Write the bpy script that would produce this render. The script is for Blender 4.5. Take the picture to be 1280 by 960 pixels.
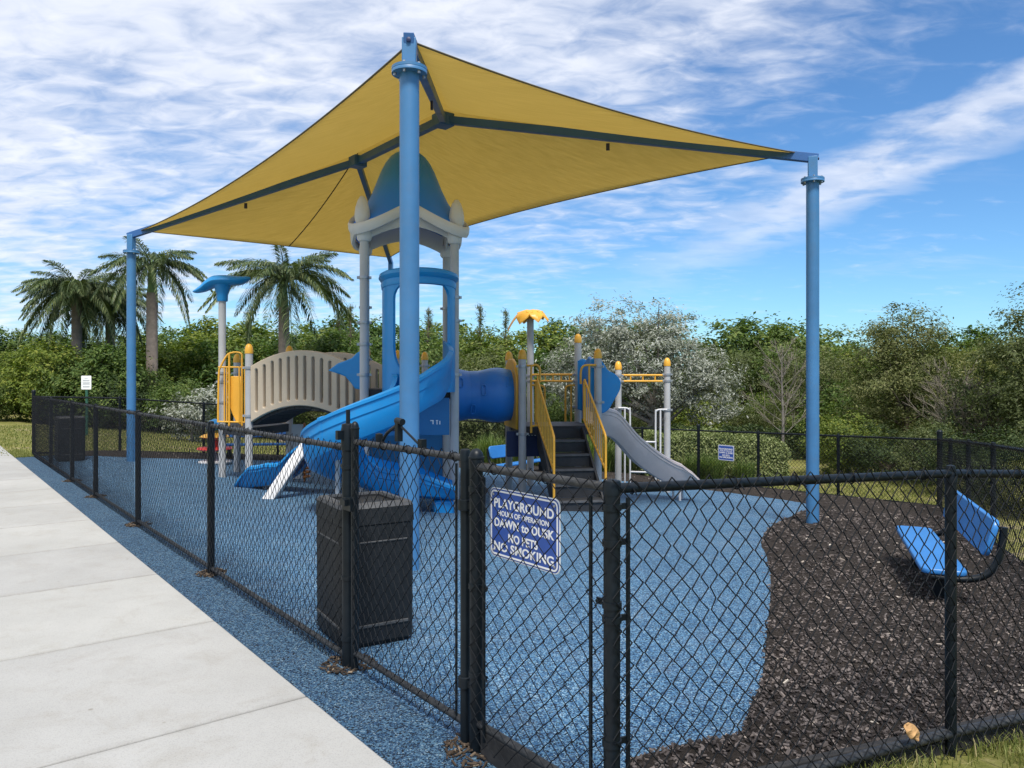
import bpy, math, random
import numpy as np
from mathutils import Vector, Matrix

for o in list(bpy.data.objects):
    bpy.data.objects.remove(o)
R = math.radians
S = bpy.context.scene
COL = S.collection
random.seed(7)
RNG = np.random.default_rng(11)

# ------------------------------------------------------------------ camera
EYE = 1.62
cam_d = bpy.data.cameras.new("camera")
cam = bpy.data.objects.new("camera", cam_d)
COL.objects.link(cam)
cam.location = (0, 0, EYE)
cam.rotation_euler = (R(90), 0, 0)
cam_d.sensor_width = 36.0
cam_d.lens = 27.0
cam_d.shift_y = -8 / 1280
cam_d.clip_start = 0.05
cam_d.clip_end = 3000
S.camera = cam

# ------------------------------------------------------------------ exposure, sun, sky
S.view_settings.view_transform = 'Standard'
S.view_settings.look = 'None'
S.view_settings.gamma = 1.0
S.view_settings.exposure = 0.85
S.view_settings.use_curve_mapping = False

SUN_EL, SUN_AZ = 60.0, 170.0          # azimuth clockwise from +Y
sd = Vector((math.sin(R(SUN_AZ)) * math.cos(R(SUN_EL)), math.cos(R(SUN_AZ)) * math.cos(R(SUN_EL)), math.sin(R(SUN_EL))))
sun_d = bpy.data.lights.new("sun", 'SUN')
sun_d.energy = 2.8
sun_d.angle = R(14)                   # the sun stands behind thin cloud: no hard shadow anywhere
sun_d.color = (1.0, 0.95, 0.87)
sun = bpy.data.objects.new("sun", sun_d)
COL.objects.link(sun)
sun.location = (10, -20, 40)
sun.rotation_euler = sd.to_track_quat('Z', 'Y').to_euler()

W = bpy.data.worlds.new("World")
S.world = W
W.use_nodes = True


def build_world():
    nt = W.node_tree
    n, l = nt.nodes, nt.links
    n.clear()
    out = n.new('ShaderNodeOutputWorld')
    bg = n.new('ShaderNodeBackground')
    bg.inputs['Strength'].default_value = 0.062
    l.new(bg.outputs[0], out.inputs[0])
    sky = n.new('ShaderNodeTexSky')
    sky.sky_type = 'NISHITA'
    sky.sun_disc = False
    sky.sun_elevation = R(SUN_EL)
    sky.sun_rotation = R(SUN_AZ)
    sky.air_density = 1.0
    sky.dust_density = 0.15
    sky.ozone_density = 2.5
    tc = n.new('ShaderNodeTexCoord')
    sep = n.new('ShaderNodeSeparateXYZ')
    l.new(tc.outputs['Generated'], sep.inputs[0])

    def math_(op, a, b=None, clamp=False):
        m = n.new('ShaderNodeMath')
        m.operation = op
        m.use_clamp = clamp
        for i, v in enumerate((a, b)):
            if v is None:
                continue
            if isinstance(v, (int, float)):
                m.inputs[i].default_value = v
            else:
                l.new(v, m.inputs[i])
        return m.outputs[0]

    def mapr(v, a, b, c=0.0, d=1.0, smooth=True):
        m = n.new('ShaderNodeMapRange')
        m.interpolation_type = 'SMOOTHSTEP' if smooth else 'LINEAR'
        m.inputs['From Min'].default_value = a
        m.inputs['From Max'].default_value = b
        m.inputs['To Min'].default_value = c
        m.inputs['To Max'].default_value = d
        l.new(v, m.inputs['Value'])
        return m.outputs[0]

    # clear sky a little deeper than the raw model, as in the photograph
    hs = n.new('ShaderNodeMix')
    hs.data_type = 'RGBA'
    hs.blend_type = 'MULTIPLY'
    hs.inputs['Factor'].default_value = 1.0
    l.new(sky.outputs[0], hs.inputs['A'])
    hs.inputs['B'].default_value = (0.72, 1.10, 1.42, 1)
    zc = math_('MAXIMUM', sep.outputs['Z'], 0.0)
    zd = math_('ADD', zc, 0.16)
    px = math_('DIVIDE', sep.outputs['X'], zd)
    py = math_('DIVIDE', sep.outputs['Y'], zd)
    cb = n.new('ShaderNodeCombineXYZ')
    l.new(px, cb.inputs[0])
    l.new(py, cb.inputs[1])

    def noise(vec, scale, detail, rough, dist=0.0, rot=0.0, sc=(1, 1, 1), loc=(0, 0, 0)):
        mp = n.new('ShaderNodeMapping')
        mp.inputs['Rotation'].default_value = (0, 0, rot)
        mp.inputs['Scale'].default_value = sc
        mp.inputs['Location'].default_value = loc
        l.new(vec, mp.inputs['Vector'])
        t = n.new('ShaderNodeTexNoise')
        t.inputs['Scale'].default_value = scale
        t.inputs['Detail'].default_value = detail
        t.inputs['Roughness'].default_value = rough
        t.inputs['Distortion'].default_value = dist
        l.new(mp.outputs[0], t.inputs['Vector'])
        return t.outputs['Fac']

    big = noise(cb.outputs[0], 0.8, 4, 0.5, 0.3, 0.5, (1, 1.3, 1), (3.1, 1.7, 0))
    fine = noise(cb.outputs[0], 3.0, 8, 0.56, 0.25, 0.7, (1.0, 1.45, 1), (7.3, 2.2, 0))
    ripple = noise(cb.outputs[0], 8.5, 6, 0.55, 0.5, 0.75, (1.0, 1.7, 1), (2.3, 4.4, 0))
    # denser towards the left (west) and overhead, thin low in the east
    lean = math_('ADD', math_('MULTIPLY', sep.outputs['X'], -0.32), math_('MULTIPLY', zc, 0.62))
    dens = math_('ADD', math_('ADD', math_('MULTIPLY', big, 0.55), math_('MULTIPLY', fine, 0.50)), lean)
    dens = math_('ADD', dens, math_('MULTIPLY', ripple, 0.48))
    mask = mapr(dens, 0.73, 1.22, 0, 0.92)
    # one long bank of cloud across the eastern sky
    dt = n.new('ShaderNodeVectorMath')
    dt.operation = 'DOT_PRODUCT'
    a, b = Vector((.167, 1, .135)).normalized(), Vector((.667, 1, .36)).normalized()
    dt.inputs[1].default_value = a.cross(b).normalized()
    l.new(tc.outputs['Generated'], dt.inputs[0])
    wob = math_('ADD', math_('ABSOLUTE', math_('ADD', dt.outputs['Value'], math_('MULTIPLY', math_('SUBTRACT', fine, 0.5), 0.10))), 0.0)
    band = mapr(wob, 0.008, 0.046, 1, 0)
    band = math_('MULTIPLY', band, mapr(fine, 0.30, 0.52, 0.25, 1.0))
    band = math_('MULTIPLY', band, mapr(sep.outputs['X'], 0.05, 0.46))
    mask = math_('MAXIMUM', mask, math_('MULTIPLY', band, 0.80))
    wisp = noise(cb.outputs[0], 1.3, 7, 0.6, 0.6, -0.5, (0.7, 1.9, 1), (1.1, 5.2, 0))
    mask = math_('MAXIMUM', mask, mapr(wisp, 0.56, 0.86, 0, 0.42))
    shade = n.new('ShaderNodeValToRGB')
    shade.color_ramp.elements[0].position = 0.30
    shade.color_ramp.elements[0].color = (5.9, 6.7, 8.4, 1)
    shade.color_ramp.elements[1].position = 0.62
    shade.color_ramp.elements[1].color = (8.9, 9.2, 10.0, 1)
    l.new(math_('ADD', math_('MULTIPLY', noise(cb.outputs[0], 2.4, 5, 0.5, 0.2, 0.5, (1, 2, 1), (0.2, 9.0, 0)), 0.5), math_('MULTIPLY', ripple, 0.5)), shade.inputs[0])
    mx = n.new('ShaderNodeMix')
    mx.data_type = 'RGBA'
    l.new(mask, mx.inputs['Factor'])
    l.new(hs.outputs['Result'], mx.inputs['A'])
    l.new(shade.outputs[0], mx.inputs['B'])
    l.new(mx.outputs['Result'], bg.inputs['Color'])


build_world()

# ------------------------------------------------------------------ lie of the land
# playground axes: D runs along the side fence away from the camera, N runs into the playground
P0 = Vector((-0.92, 4.31))
D = Vector((-0.6124, 0.7906))
N = Vector((0.7906, 0.6124))
E1 = Vector((0.985, 0.174))           # axes of the play structure
E2 = Vector((-0.174, 0.985))


def us(x, y):
    r = Vector((x, y)) - P0
    return r.dot(N), r.dot(D)


def wpt(u, s):
    return P0 + N * u + D * s


def g(x, y):
    u, s = us(x, y)
    s = min(max(s, 0.0), 18.0)
    return -0.0572 * (min(max(u, 1.0), 12.6) - 1.0) * (1 + 0.036 * s)


def g_np(x, y):
    u = (x - P0.x) * N.x + (y - P0.y) * N.y
    s = np.clip((x - P0.x) * D.x + (y - P0.y) * D.y, 0, 18)
    return -0.0572 * (np.clip(u, 1, 12.6) - 1) * (1 + 0.036 * s)


def ray_ground(px, py):
    """Where a sight line of the survey photograph meets the ground."""
    k = (py - 472) / 960
    Y = EYE / k
    for _ in range(25):
        Y = (EYE - g((px - 640) / 960 * Y, Y)) / k
    return Vector(((px - 640) / 960 * Y, Y))


# ------------------------------------------------------------------ mesh helpers
class MB:
    def __init__(self):
        self.v, self.f = [], []

    def add(self, vs, fs):
        b = len(self.v)
        self.v += [tuple(p) for p in vs]
        self.f += [tuple(i + b for i in f) for f in fs]
        return self

    def box(self, c, size, ax=None, rz=0.0):
        if ax is None:
            m = Matrix.Rotation(rz, 3, 'Z')
            ax = (m.col[0], m.col[1], m.col[2])
        c = Vector(c)
        ax = [Vector(a).normalized() * (s / 2) for a, s in zip(ax, size)]
        vs = [c + ax[0] * i + ax[1] * j + ax[2] * k for k in (-1, 1) for j in (-1, 1) for i in (-1, 1)]
        return self.add(vs, [(0, 2, 3, 1), (4, 5, 7, 6), (0, 1, 5, 4), (2, 6, 7, 3), (0, 4, 6, 2), (1, 3, 7, 5)])

    def bar(self, p, q, w, h, up=(0, 0, 1)):
        p, q = Vector(p), Vector(q)
        d = (q - p)
        L = d.length
        d.normalize()
        s = d.cross(Vector(up))
        if s.length < 1e-4:
            s = d.cross(Vector((1, 0, 0)))
        s.normalize()
        t = s.cross(d)
        return self.box((p + q) / 2, (L, w, h), (d, s, t))

    def tube(self, pts, r, n=12, cap=True, closed=False):
        pts = [Vector(p) for p in pts]
        m = len(pts)
        rs = [r] * m if isinstance(r, (int, float)) else list(r)
        tang = []
        for i in range(m):
            if closed:
                t = pts[(i + 1) % m] - pts[(i - 1) % m]
            else:
                t = pts[min(i + 1, m - 1)] - pts[max(i - 1, 0)]
            tang.append(t.normalized())
        a = tang[0].cross(Vector((0, 0, 1)))
        if a.length < 1e-3:
            a = tang[0].cross(Vector((1, 0, 0)))
        a.normalize()
        vs = []
        for i in range(m):
            a = a - tang[i] * a.dot(tang[i])
            a.normalize()
            b = tang[i].cross(a)
            for k in range(n):
                th = 2 * math.pi * k / n
                vs.append(pts[i] + (a * math.cos(th) + b * math.sin(th)) * rs[i])
        fs = []
        for i in range(m if closed else m - 1):
            for k in range(n):
                j = (i + 1) % m
                fs.append((i * n + k, i * n + (k + 1) % n, j * n + (k + 1) % n, j * n + k))
        if cap and not closed:
            fs.append(tuple(range(n))[::-1])
            fs.append(tuple((m - 1) * n + k for k in range(n)))
        return self.add(vs, fs)

    def lathe(self, c, prof, n=20, axis=(0, 0, 1)):
        c = Vector(c)
        z = Vector(axis).normalized()
        x = z.cross(Vector((0, 1, 0)))
        if x.length < 1e-3:
            x = z.cross(Vector((1, 0, 0)))
        x.normalize()
        y = z.cross(x)
        vs, fs = [], []
        for r, h in prof:
            for k in range(n):
                th = 2 * math.pi * k / n
                vs.append(c + z * h + (x * math.cos(th) + y * math.sin(th)) * max(r, 1e-4))
        m = len(prof)
        for i in range(m - 1):
            for k in range(n):
                fs.append((i * n + k, i * n + (k + 1) % n, (i + 1) * n + (k + 1) % n, (i + 1) * n + k))
        fs.append(tuple(range(n))[::-1])
        fs.append(tuple((m - 1) * n + k for k in range(n)))
        return self.add(vs, fs)

    def grid(self, rows, closed_u=False):
        nr, nc = len(rows), len(rows[0])
        vs = [p for r in rows for p in r]
        fs = []
        for i in range(nr - 1):
            for j in range(nc if closed_u else nc - 1):
                k = (j + 1) % nc
                fs.append((i * nc + j, i * nc + k, (i + 1) * nc + k, (i + 1) * nc + j))
        return self.add(vs, fs)

    def sweep(self, frames, prof, cap=True):
        """frames: (pos, right, up[, profile]); prof: closed outline of (r, h)."""
        vs, fs = [], []
        n = len(prof)
        for fr in frames:
            pr = fr[3] if len(fr) > 3 else prof
            vs += [fr[0] + fr[1] * a + fr[2] * b for a, b in pr]
        for i in range(len(frames) - 1):
            for k in range(n):
                fs.append((i * n + k, i * n + (k + 1) % n, (i + 1) * n + (k + 1) % n, (i + 1) * n + k))
        if cap:
            fs.append(tuple(range(n))[::-1])
            fs.append(tuple((len(frames) - 1) * n + k for k in range(n)))
        return self.add(vs, fs)

    def mesh(self, name, mat, smooth=True, off=None):
        me = bpy.data.meshes.new(name)
        v = self.v
        if off is not None:
            v = [(p[0] - off[0], p[1] - off[1], p[2] - off[2]) for p in v]
        me.from_pydata(v, [], self.f)
        if mat:
            me.materials.append(mat)
        fix(me)
        if smooth:
            me.shade_smooth()
            try:
                me.set_sharp_from_angle(angle=R(38))
            except Exception:
                pass
        return me

    def build(self, name, mat, parent=None, smooth=True, bevel=0.0, seg=2, world=True):
        off = base_of(parent) if (parent is not None and world) else None
        o = bpy.data.objects.new(name, self.mesh(name, mat, smooth, off))
        COL.objects.link(o)
        if parent is not None:
            o.parent = parent
        if bevel:
            bv = o.modifiers.new("bevel", 'BEVEL')
            bv.width = bevel
            bv.segments = seg
            bv.limit_method = 'ANGLE'
            bv.angle_limit = R(40)
            bv.harden_normals = False
        return o


import bmesh


def fix(me):
    bm = bmesh.new()
    bm.from_mesh(me)
    bmesh.ops.recalc_face_normals(bm, faces=bm.faces)
    bm.to_mesh(me)
    bm.free()


def base_of(o):
    v = Vector((0, 0, 0))
    while o is not None:
        v = v + o.location
        o = o.parent
    return v


def np_mesh(name, verts, faces, mat, parent=None, smooth=False):
    """verts (n,3), faces (m,k) arrays."""
    me = bpy.data.meshes.new(name)
    verts = np.asarray(verts, dtype=np.float32).reshape(-1, 3)
    faces = np.asarray(faces, dtype=np.int32)
    m, k = faces.shape
    me.vertices.add(len(verts))
    me.vertices.foreach_set('co', verts.ravel())
    me.loops.add(m * k)
    me.loops.foreach_set('vertex_index', faces.ravel())
    me.polygons.add(m)
    me.polygons.foreach_set('loop_start', np.arange(0, m * k, k, dtype=np.int32))
    me.polygons.foreach_set('loop_total', np.full(m, k, dtype=np.int32))
    me.polygons.foreach_set('use_smooth', np.full(m, smooth, dtype=bool))
    me.materials.append(mat)
    me.update(calc_edges=True)
    me.validate()
    return me


def link(name, me, parent=None, loc=(0, 0, 0), rot=(0, 0, 0), scale=(1, 1, 1)):
    o = bpy.data.objects.new(name, me)
    COL.objects.link(o)
    if parent is not None:
        o.parent = parent
    o.location, o.rotation_euler, o.scale = loc, rot, scale
    return o


def tag(o, label=None, cat=None, group=None, kind=None):
    if label:
        o['label'] = label
    if cat:
        o['category'] = cat
    if group:
        o['group'] = group
    if kind:
        o['kind'] = kind
    return o


def thing(name, label, cat, loc=(0, 0, 0), rz=0.0, group=None):
    o = bpy.data.objects.new(name, None)
    COL.objects.link(o)
    o.empty_display_size = 0.2
    o.location = loc
    o.rotation_euler = (0, 0, rz)
    return tag(o, label, cat, group)


def copy_tree(o, parent=None):
    c = o.copy()
    COL.objects.link(c)
    if parent is not None:
        c.parent = parent
    for ch in list(o.children):
        copy_tree(ch, c)
    return c


def plate(name, outer, holes, thick, bevel, mat, parent, org, ux, uy):
    """A flat panel with rounded edges and holes, standing in the plane org + a*ux + b*uy."""
    cu = bpy.data.curves.new(name, 'CURVE')
    cu.dimensions = '2D'
    cu.fill_mode = 'BOTH'
    cu.extrude = max(thick / 2 - bevel, 0.0005)
    cu.bevel_depth = bevel
    cu.bevel_resolution = 1
    for loop in [outer] + list(holes):
        sp = cu.splines.new('POLY')
        sp.points.add(len(loop) - 1)
        for p, q in zip(sp.points, loop):
            p.co = (q[0], q[1], 0, 1)
        sp.use_cyclic_u = True
    t = bpy.data.objects.new("panel_outline", cu)
    COL.objects.link(t)
    bpy.context.view_layer.update()
    dg = bpy.context.evaluated_depsgraph_get()
    me = bpy.data.meshes.new_from_object(t.evaluated_get(dg))
    bpy.data.objects.remove(t)
    bpy.data.curves.remove(cu)
    ux, uy = Vector(ux).normalized(), Vector(uy).normalized()
    uz = ux.cross(uy)
    off = base_of(parent) if parent is not None else Vector((0, 0, 0))
    m = Matrix.Identity(4)
    for i in range(3):
        m[i][0], m[i][1], m[i][2], m[i][3] = ux[i], uy[i], uz[i], org[i] - off[i]
    me.transform(m)
    me.materials.clear()
    me.materials.append(mat)
    me.name = name
    o = bpy.data.objects.new(name, me)
    COL.objects.link(o)
    if parent is not None:
        o.parent = parent
    return o


def rrect(x0, y0, x1, y1, r, n=5):
    pts = []
    for cx, cy, a0 in ((x1 - r, y0 + r, -90), (x1 - r, y1 - r, 0), (x0 + r, y1 - r, 90), (x0 + r, y0 + r, 180)):
        for k in range(n + 1):
            a = R(a0 + 90 * k / n)
            pts.append((cx + r * math.cos(a), cy + r * math.sin(a)))
    return pts


def bez(pts, n=8):
    """Catmull-Rom through pts."""
    P = [Vector(p) for p in pts]
    out = []
    for i in range(len(P) - 1):
        a, b, c, d = P[max(i - 1, 0)], P[i], P[i + 1], P[min(i + 2, len(P) - 1)]
        for k in range(n):
            t = k / n
            out.append(0.5 * ((2 * b) + (c - a) * t + (2 * a - 5 * b + 4 * c - d) * t * t + (3 * b - a - 3 * c + d) * t ** 3))
    out.append(P[-1])
    return out


# ------------------------------------------------------------------ materials
def new_mat(name):
    m = bpy.data.materials.new(name)
    m.use_nodes = True
    nt = m.node_tree
    nt.nodes.clear()
    out = nt.nodes.new('ShaderNodeOutputMaterial')
    b = nt.nodes.new('ShaderNodeBsdfPrincipled')
    nt.links.new(b.outputs[0], out.inputs[0])
    return m, nt, b, out


def nz(nt, scale, detail=4, rough=0.55, vec=None, dist=0.0):
    t = nt.nodes.new('ShaderNodeTexNoise')
    t.inputs['Scale'].default_value = scale
    t.inputs['Detail'].default_value = detail
    t.inputs['Roughness'].default_value = rough
    t.inputs['Distortion'].default_value = dist
    if vec is not None:
        nt.links.new(vec, t.inputs['Vector'])
    return t.outputs['Fac']


def ramp(nt, fac, stops):
    r = nt.nodes.new('ShaderNodeValToRGB')
    els = r.color_ramp.elements
    while len(els) < len(stops):
        els.new(0.5)
    for e, (p, c) in zip(els, stops):
        e.position = p
        e.color = (*c, 1)
    nt.links.new(fac, r.inputs[0])
    return r.outputs[0]


def mix(nt, a, b, fac, mode='MIX'):
    m = nt.nodes.new('ShaderNodeMix')
    m.data_type = 'RGBA'
    m.blend_type = mode
    for key, v in (('Factor', fac), ('A', a), ('B', b)):
        if isinstance(v, (int, float)):
            m.inputs[key].default_value = v
        elif isinstance(v, tuple):
            m.inputs[key].default_value = (*v, 1)
        else:
            nt.links.new(v, m.inputs[key])
    return m.outputs['Result']


def bump(nt, b, h, strength, dist):
    n = nt.nodes.new('ShaderNodeBump')
    n.inputs['Strength'].default_value = strength
    n.inputs['Distance'].default_value = dist
    nt.links.new(h, n.inputs['Height'])
    nt.links.new(n.outputs[0], b.inputs['Normal'])


def geo_pos(nt):
    return nt.nodes.new('ShaderNodeNewGeometry').outputs['Position']


def paint(name, col, rough=0.45, var=0.18, scale=3.0, spec=0.5, metal=0.0, bmp=0.0, bscale=60, dirt=0.0, coat=0.0):
    m, nt, b, _ = new_mat(name)
    pos = geo_pos(nt)
    f = nz(nt, scale, 5, 0.6, pos)
    lo = tuple(c * (1 - var) for c in col)
    hi = tuple(min(c * (1 + var), 1) for c in col)
    c = ramp(nt, f, [(0.3, lo), (0.7, hi)])
    if dirt:
        d = ramp(nt, nz(nt, scale * 5, 6, 0.7, pos), [(0.48, (0, 0, 0)), (0.72, (1, 1, 1))])
        c = mix(nt, c, (0.16, 0.15, 0.13), mix(nt, (0, 0, 0), (dirt, dirt, dirt), d))
    nt.links.new(c, b.inputs['Base Color'])
    rr = nt.nodes.new('ShaderNodeMapRange')
    rr.inputs['To Min'].default_value = max(rough - 0.1, 0.02)
    rr.inputs['To Max'].default_value = min(rough + 0.12, 1)
    nt.links.new(nz(nt, scale * 2.3, 4, 0.6, pos), rr.inputs['Value'])
    nt.links.new(rr.outputs[0], b.inputs['Roughness'])
    b.inputs['Specular IOR Level'].default_value = spec
    b.inputs['Metallic'].default_value = metal
    b.inputs['Coat Weight'].default_value = coat
    if bmp:
        bump(nt, b, nz(nt, bscale, 3, 0.5, pos), bmp, 0.004)
    return m


M = {}
M['pole_blue'] = paint('pole_blue_paint', (0.050, 0.175, 0.365), 0.42, 0.12, 2.0, dirt=0.12)
M['beam_blue'] = paint('beam_blue_paint', (0.029, 0.112, 0.31), 0.45, 0.12, 2.0)
M['slide_blue'] = paint('slide_blue_plastic', (0.010, 0.25, 0.60), 0.36, 0.07, 1.6, dirt=0.10, bmp=0.08, bscale=90)
M['tube_blue'] = paint('tunnel_blue_plastic', (0.016, 0.19, 0.60), 0.38, 0.08, 1.6, dirt=0.08, bmp=0.08, bscale=90)
M['roof_blue'] = paint('roof_blue_plastic', (0.010, 0.21, 0.85), 0.42, 0.08, 1.4, bmp=0.06, bscale=90)
M['panel_blue'] = paint('panel_blue_plastic', (0.012, 0.15, 0.36), 0.45, 0.1, 3)
M['navy'] = paint('navy_plastic', (0.012, 0.022, 0.085), 0.5, 0.15, 3)
M['yellow'] = paint('yellow_powder_coat', (0.72, 0.37, 0.035), 0.42, 0.10, 3, dirt=0.08)
M['yellow_pl'] = paint('yellow_plastic', (0.78, 0.40, 0.04), 0.42, 0.10, 2.5)
M['orange'] = paint('orange_plastic', (0.62, 0.20, 0.035), 0.5, 0.2, 3)
M['silver'] = paint('grey_post_coat', (0.42, 0.42, 0.42), 0.45, 0.10, 2.5, metal=0.0)
M['collar'] = paint('grey_clamp_metal', (0.36, 0.37, 0.39), 0.35, 0.14, 6, metal=0.5)
M['beige'] = paint('beige_plastic', (0.50, 0.41, 0.30), 0.5, 0.07, 2, dirt=0.10, bmp=0.1, bscale=80)
M['white_pl'] = paint('white_plastic', (0.60, 0.60, 0.61), 0.48, 0.06, 2)
M['slide_grey'] = paint('pale_grey_plastic', (0.74, 0.62, 0.575), 0.5, 0.06, 1.5, dirt=0.08, bmp=0.06, bscale=80)
M['red'] = paint('red_plastic', (0.55, 0.03, 0.02), 0.42, 0.12, 3)
M['deck'] = paint('deck_dark_coat', (0.020, 0.021, 0.024), 0.6, 0.3, 12, bmp=0.3, bscale=120)
M['step_edge'] = paint('worn_step_edge', (0.075, 0.076, 0.08), 0.6, 0.3, 12, bmp=0.2, bscale=120)
M['black'] = paint('black_vinyl_coat', (0.0040, 0.0074, 0.0112), 0.42, 0.35, 5, spec=0.27, dirt=0.02)
M['wire'] = paint('black_wire_coat', (0.0045, 0.006, 0.0085), 0.6, 0.4, 9, spec=0.2)
M['rail_dirty'] = paint('weathered_black_rail', (0.020, 0.022, 0.025), 0.5, 0.5, 9, dirt=0.28)
M['bolt'] = paint('galvanised_bolt', (0.45, 0.45, 0.45), 0.35, 0.2, 20, metal=0.7)
M['can'] = paint('black_can_plastic', (0.009, 0.0105, 0.0125), 0.5, 0.3, 8, spec=0.35, bmp=0.5, bscale=150, dirt=0.04)
M['can_top'] = paint('grey_can_lid', (0.060, 0.061, 0.063), 0.5, 0.3, 8, bmp=0.4, bscale=150)
M['can_hole'] = paint('can_liner', (0.006, 0.006, 0.007), 0.7, 0.2, 8)
M['bench'] = paint('bench_blue_coat', (0.030, 0.175, 0.47), 0.36, 0.10, 2.5)
M['board'] = paint('dark_edging_board', (0.022, 0.021, 0.021), 0.8, 0.5, 7, bmp=0.6, bscale=40)
M['sign_blue'] = paint('sign_blue_face', (0.026, 0.085, 0.37), 0.4, 0.08, 5)
M['sign_white'] = paint('sign_white_print', (0.86, 0.86, 0.86), 0.45, 0.05, 9)
M['sign_grey'] = paint('sign_grey_print', (0.22, 0.25, 0.30), 0.5, 0.05, 9)
M['green_post'] = paint('green_sign_post', (0.02, 0.09, 0.06), 0.5, 0.2, 6)
M['palm_trunk'] = paint('palm_trunk_bark', (0.24, 0.19, 0.155), 0.85, 0.25, 5, bmp=0.8, bscale=14)
M['crownshaft'] = paint('palm_crownshaft', (0.12, 0.20, 0.055), 0.5, 0.25, 5)
M['bark'] = paint('tree_bark', (0.13, 0.105, 0.08), 0.9, 0.3, 6, bmp=0.8, bscale=20)
M['bark_pale'] = paint('pale_bark', (0.20, 0.18, 0.16), 0.9, 0.25, 6, bmp=0.6, bscale=20)
M['hem'] = paint('brown_cloth_hem', (0.11, 0.085, 0.045), 0.8, 0.2, 9)
M['dry_leaf'] = paint('dry_leaf', (0.50, 0.29, 0.12), 0.75, 0.35, 30, bmp=0.6, bscale=70)


def fabric_mat():
    m, nt, b, out = new_mat('shade_cloth')
    pos = geo_pos(nt)
    mp = nt.nodes.new('ShaderNodeMapping')
    mp.inputs['Rotation'].default_value = (0, 0, R(37.8))
    mp.inputs['Scale'].default_value = (0.6, 9, 3)
    nt.links.new(pos, mp.inputs[0])
    f1 = nz(nt, 3.0, 5, 0.6, mp.outputs[0])
    f2 = nz(nt, 90, 2, 0.5, pos)
    c = ramp(nt, f1, [(0.3, (0.62, 0.505, 0.215)), (0.7, (0.73, 0.60, 0.275))])
    c = mix(nt, c, (0.50, 0.40, 0.155), mix(nt, (0, 0, 0), (0.4, 0.4, 0.4), f2))
    nt.links.new(c, b.inputs['Base Color'])
    b.inputs['Roughness'].default_value = 0.8
    b.inputs['Specular IOR Level'].default_value = 0.15
    bump(nt, b, f1, 0.5, 0.03)
    tr = nt.nodes.new('ShaderNodeBsdfTranslucent')
    nt.links.new(c, tr.inputs[0])
    ms = nt.nodes.new('ShaderNodeMixShader')
    ms.inputs[0].default_value = 0.62
    nt.links.new(b.outputs[0], ms.inputs[1])
    nt.links.new(tr.outputs[0], ms.inputs[2])
    nt.links.new(ms.outputs[0], out.inputs[0])
    return m


M['fabric'] = fabric_mat()


def rubber_mat(name='blue_rubber_granules', tone=1.0):
    m, nt, b, _ = new_mat(name)
    pos = geo_pos(nt)
    v = nt.nodes.new('ShaderNodeTexVoronoi')
    v.inputs['Scale'].default_value = 150
    nt.links.new(pos, v.inputs['Vector'])
    wn = nt.nodes.new('ShaderNodeSeparateColor')
    nt.links.new(v.outputs['Color'], wn.inputs[0])
    r = nt.nodes.new('ShaderNodeValToRGB')
    r.color_ramp.interpolation = 'CONSTANT'
    els = r.color_ramp.elements
    stops = [(0.0, (0.004, 0.011, 0.024)), (0.25, (0.022, 0.074, 0.165)), (0.47, (0.060, 0.160, 0.290)),
             (0.73, (0.135, 0.275, 0.405)), (0.95, (0.32, 0.47, 0.57))]
    while len(els) < len(stops):
        els.new(0.5)
    for e, (p, c) in zip(els, stops):
        e.position, e.color = p, (*c, 1)
    nt.links.new(wn.outputs[0], r.inputs[0])
    big = nz(nt, 0.9, 6, 0.6, pos)
    c = mix(nt, r.outputs[0], ramp(nt, big, [(0.3, (0.80 * tone, 0.82 * tone, 0.86 * tone)), (0.7, (tone, tone, tone))]), 1.0, 'MULTIPLY')
    dust = ramp(nt, nz(nt, 2.6, 7, 0.7, pos), [(0.5, (0, 0, 0)), (0.85, (0.28 * tone ** 2, 0.28 * tone ** 2, 0.28 * tone ** 2))])
    c = mix(nt, c, (0.26, 0.31, 0.36), dust)
    nt.links.new(c, b.inputs['Base Color'])
    b.inputs['Roughness'].default_value = 0.8
    b.inputs['Specular IOR Level'].default_value = 0.3
    bump(nt, b, v.outputs['Distance'], 0.6, 0.006)
    return m


M['rubber'] = rubber_mat()
M['rubber_edge'] = rubber_mat('darker_blue_rubber', 0.54)  # same granules, colour scaled darker for the strip outside the fence


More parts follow.
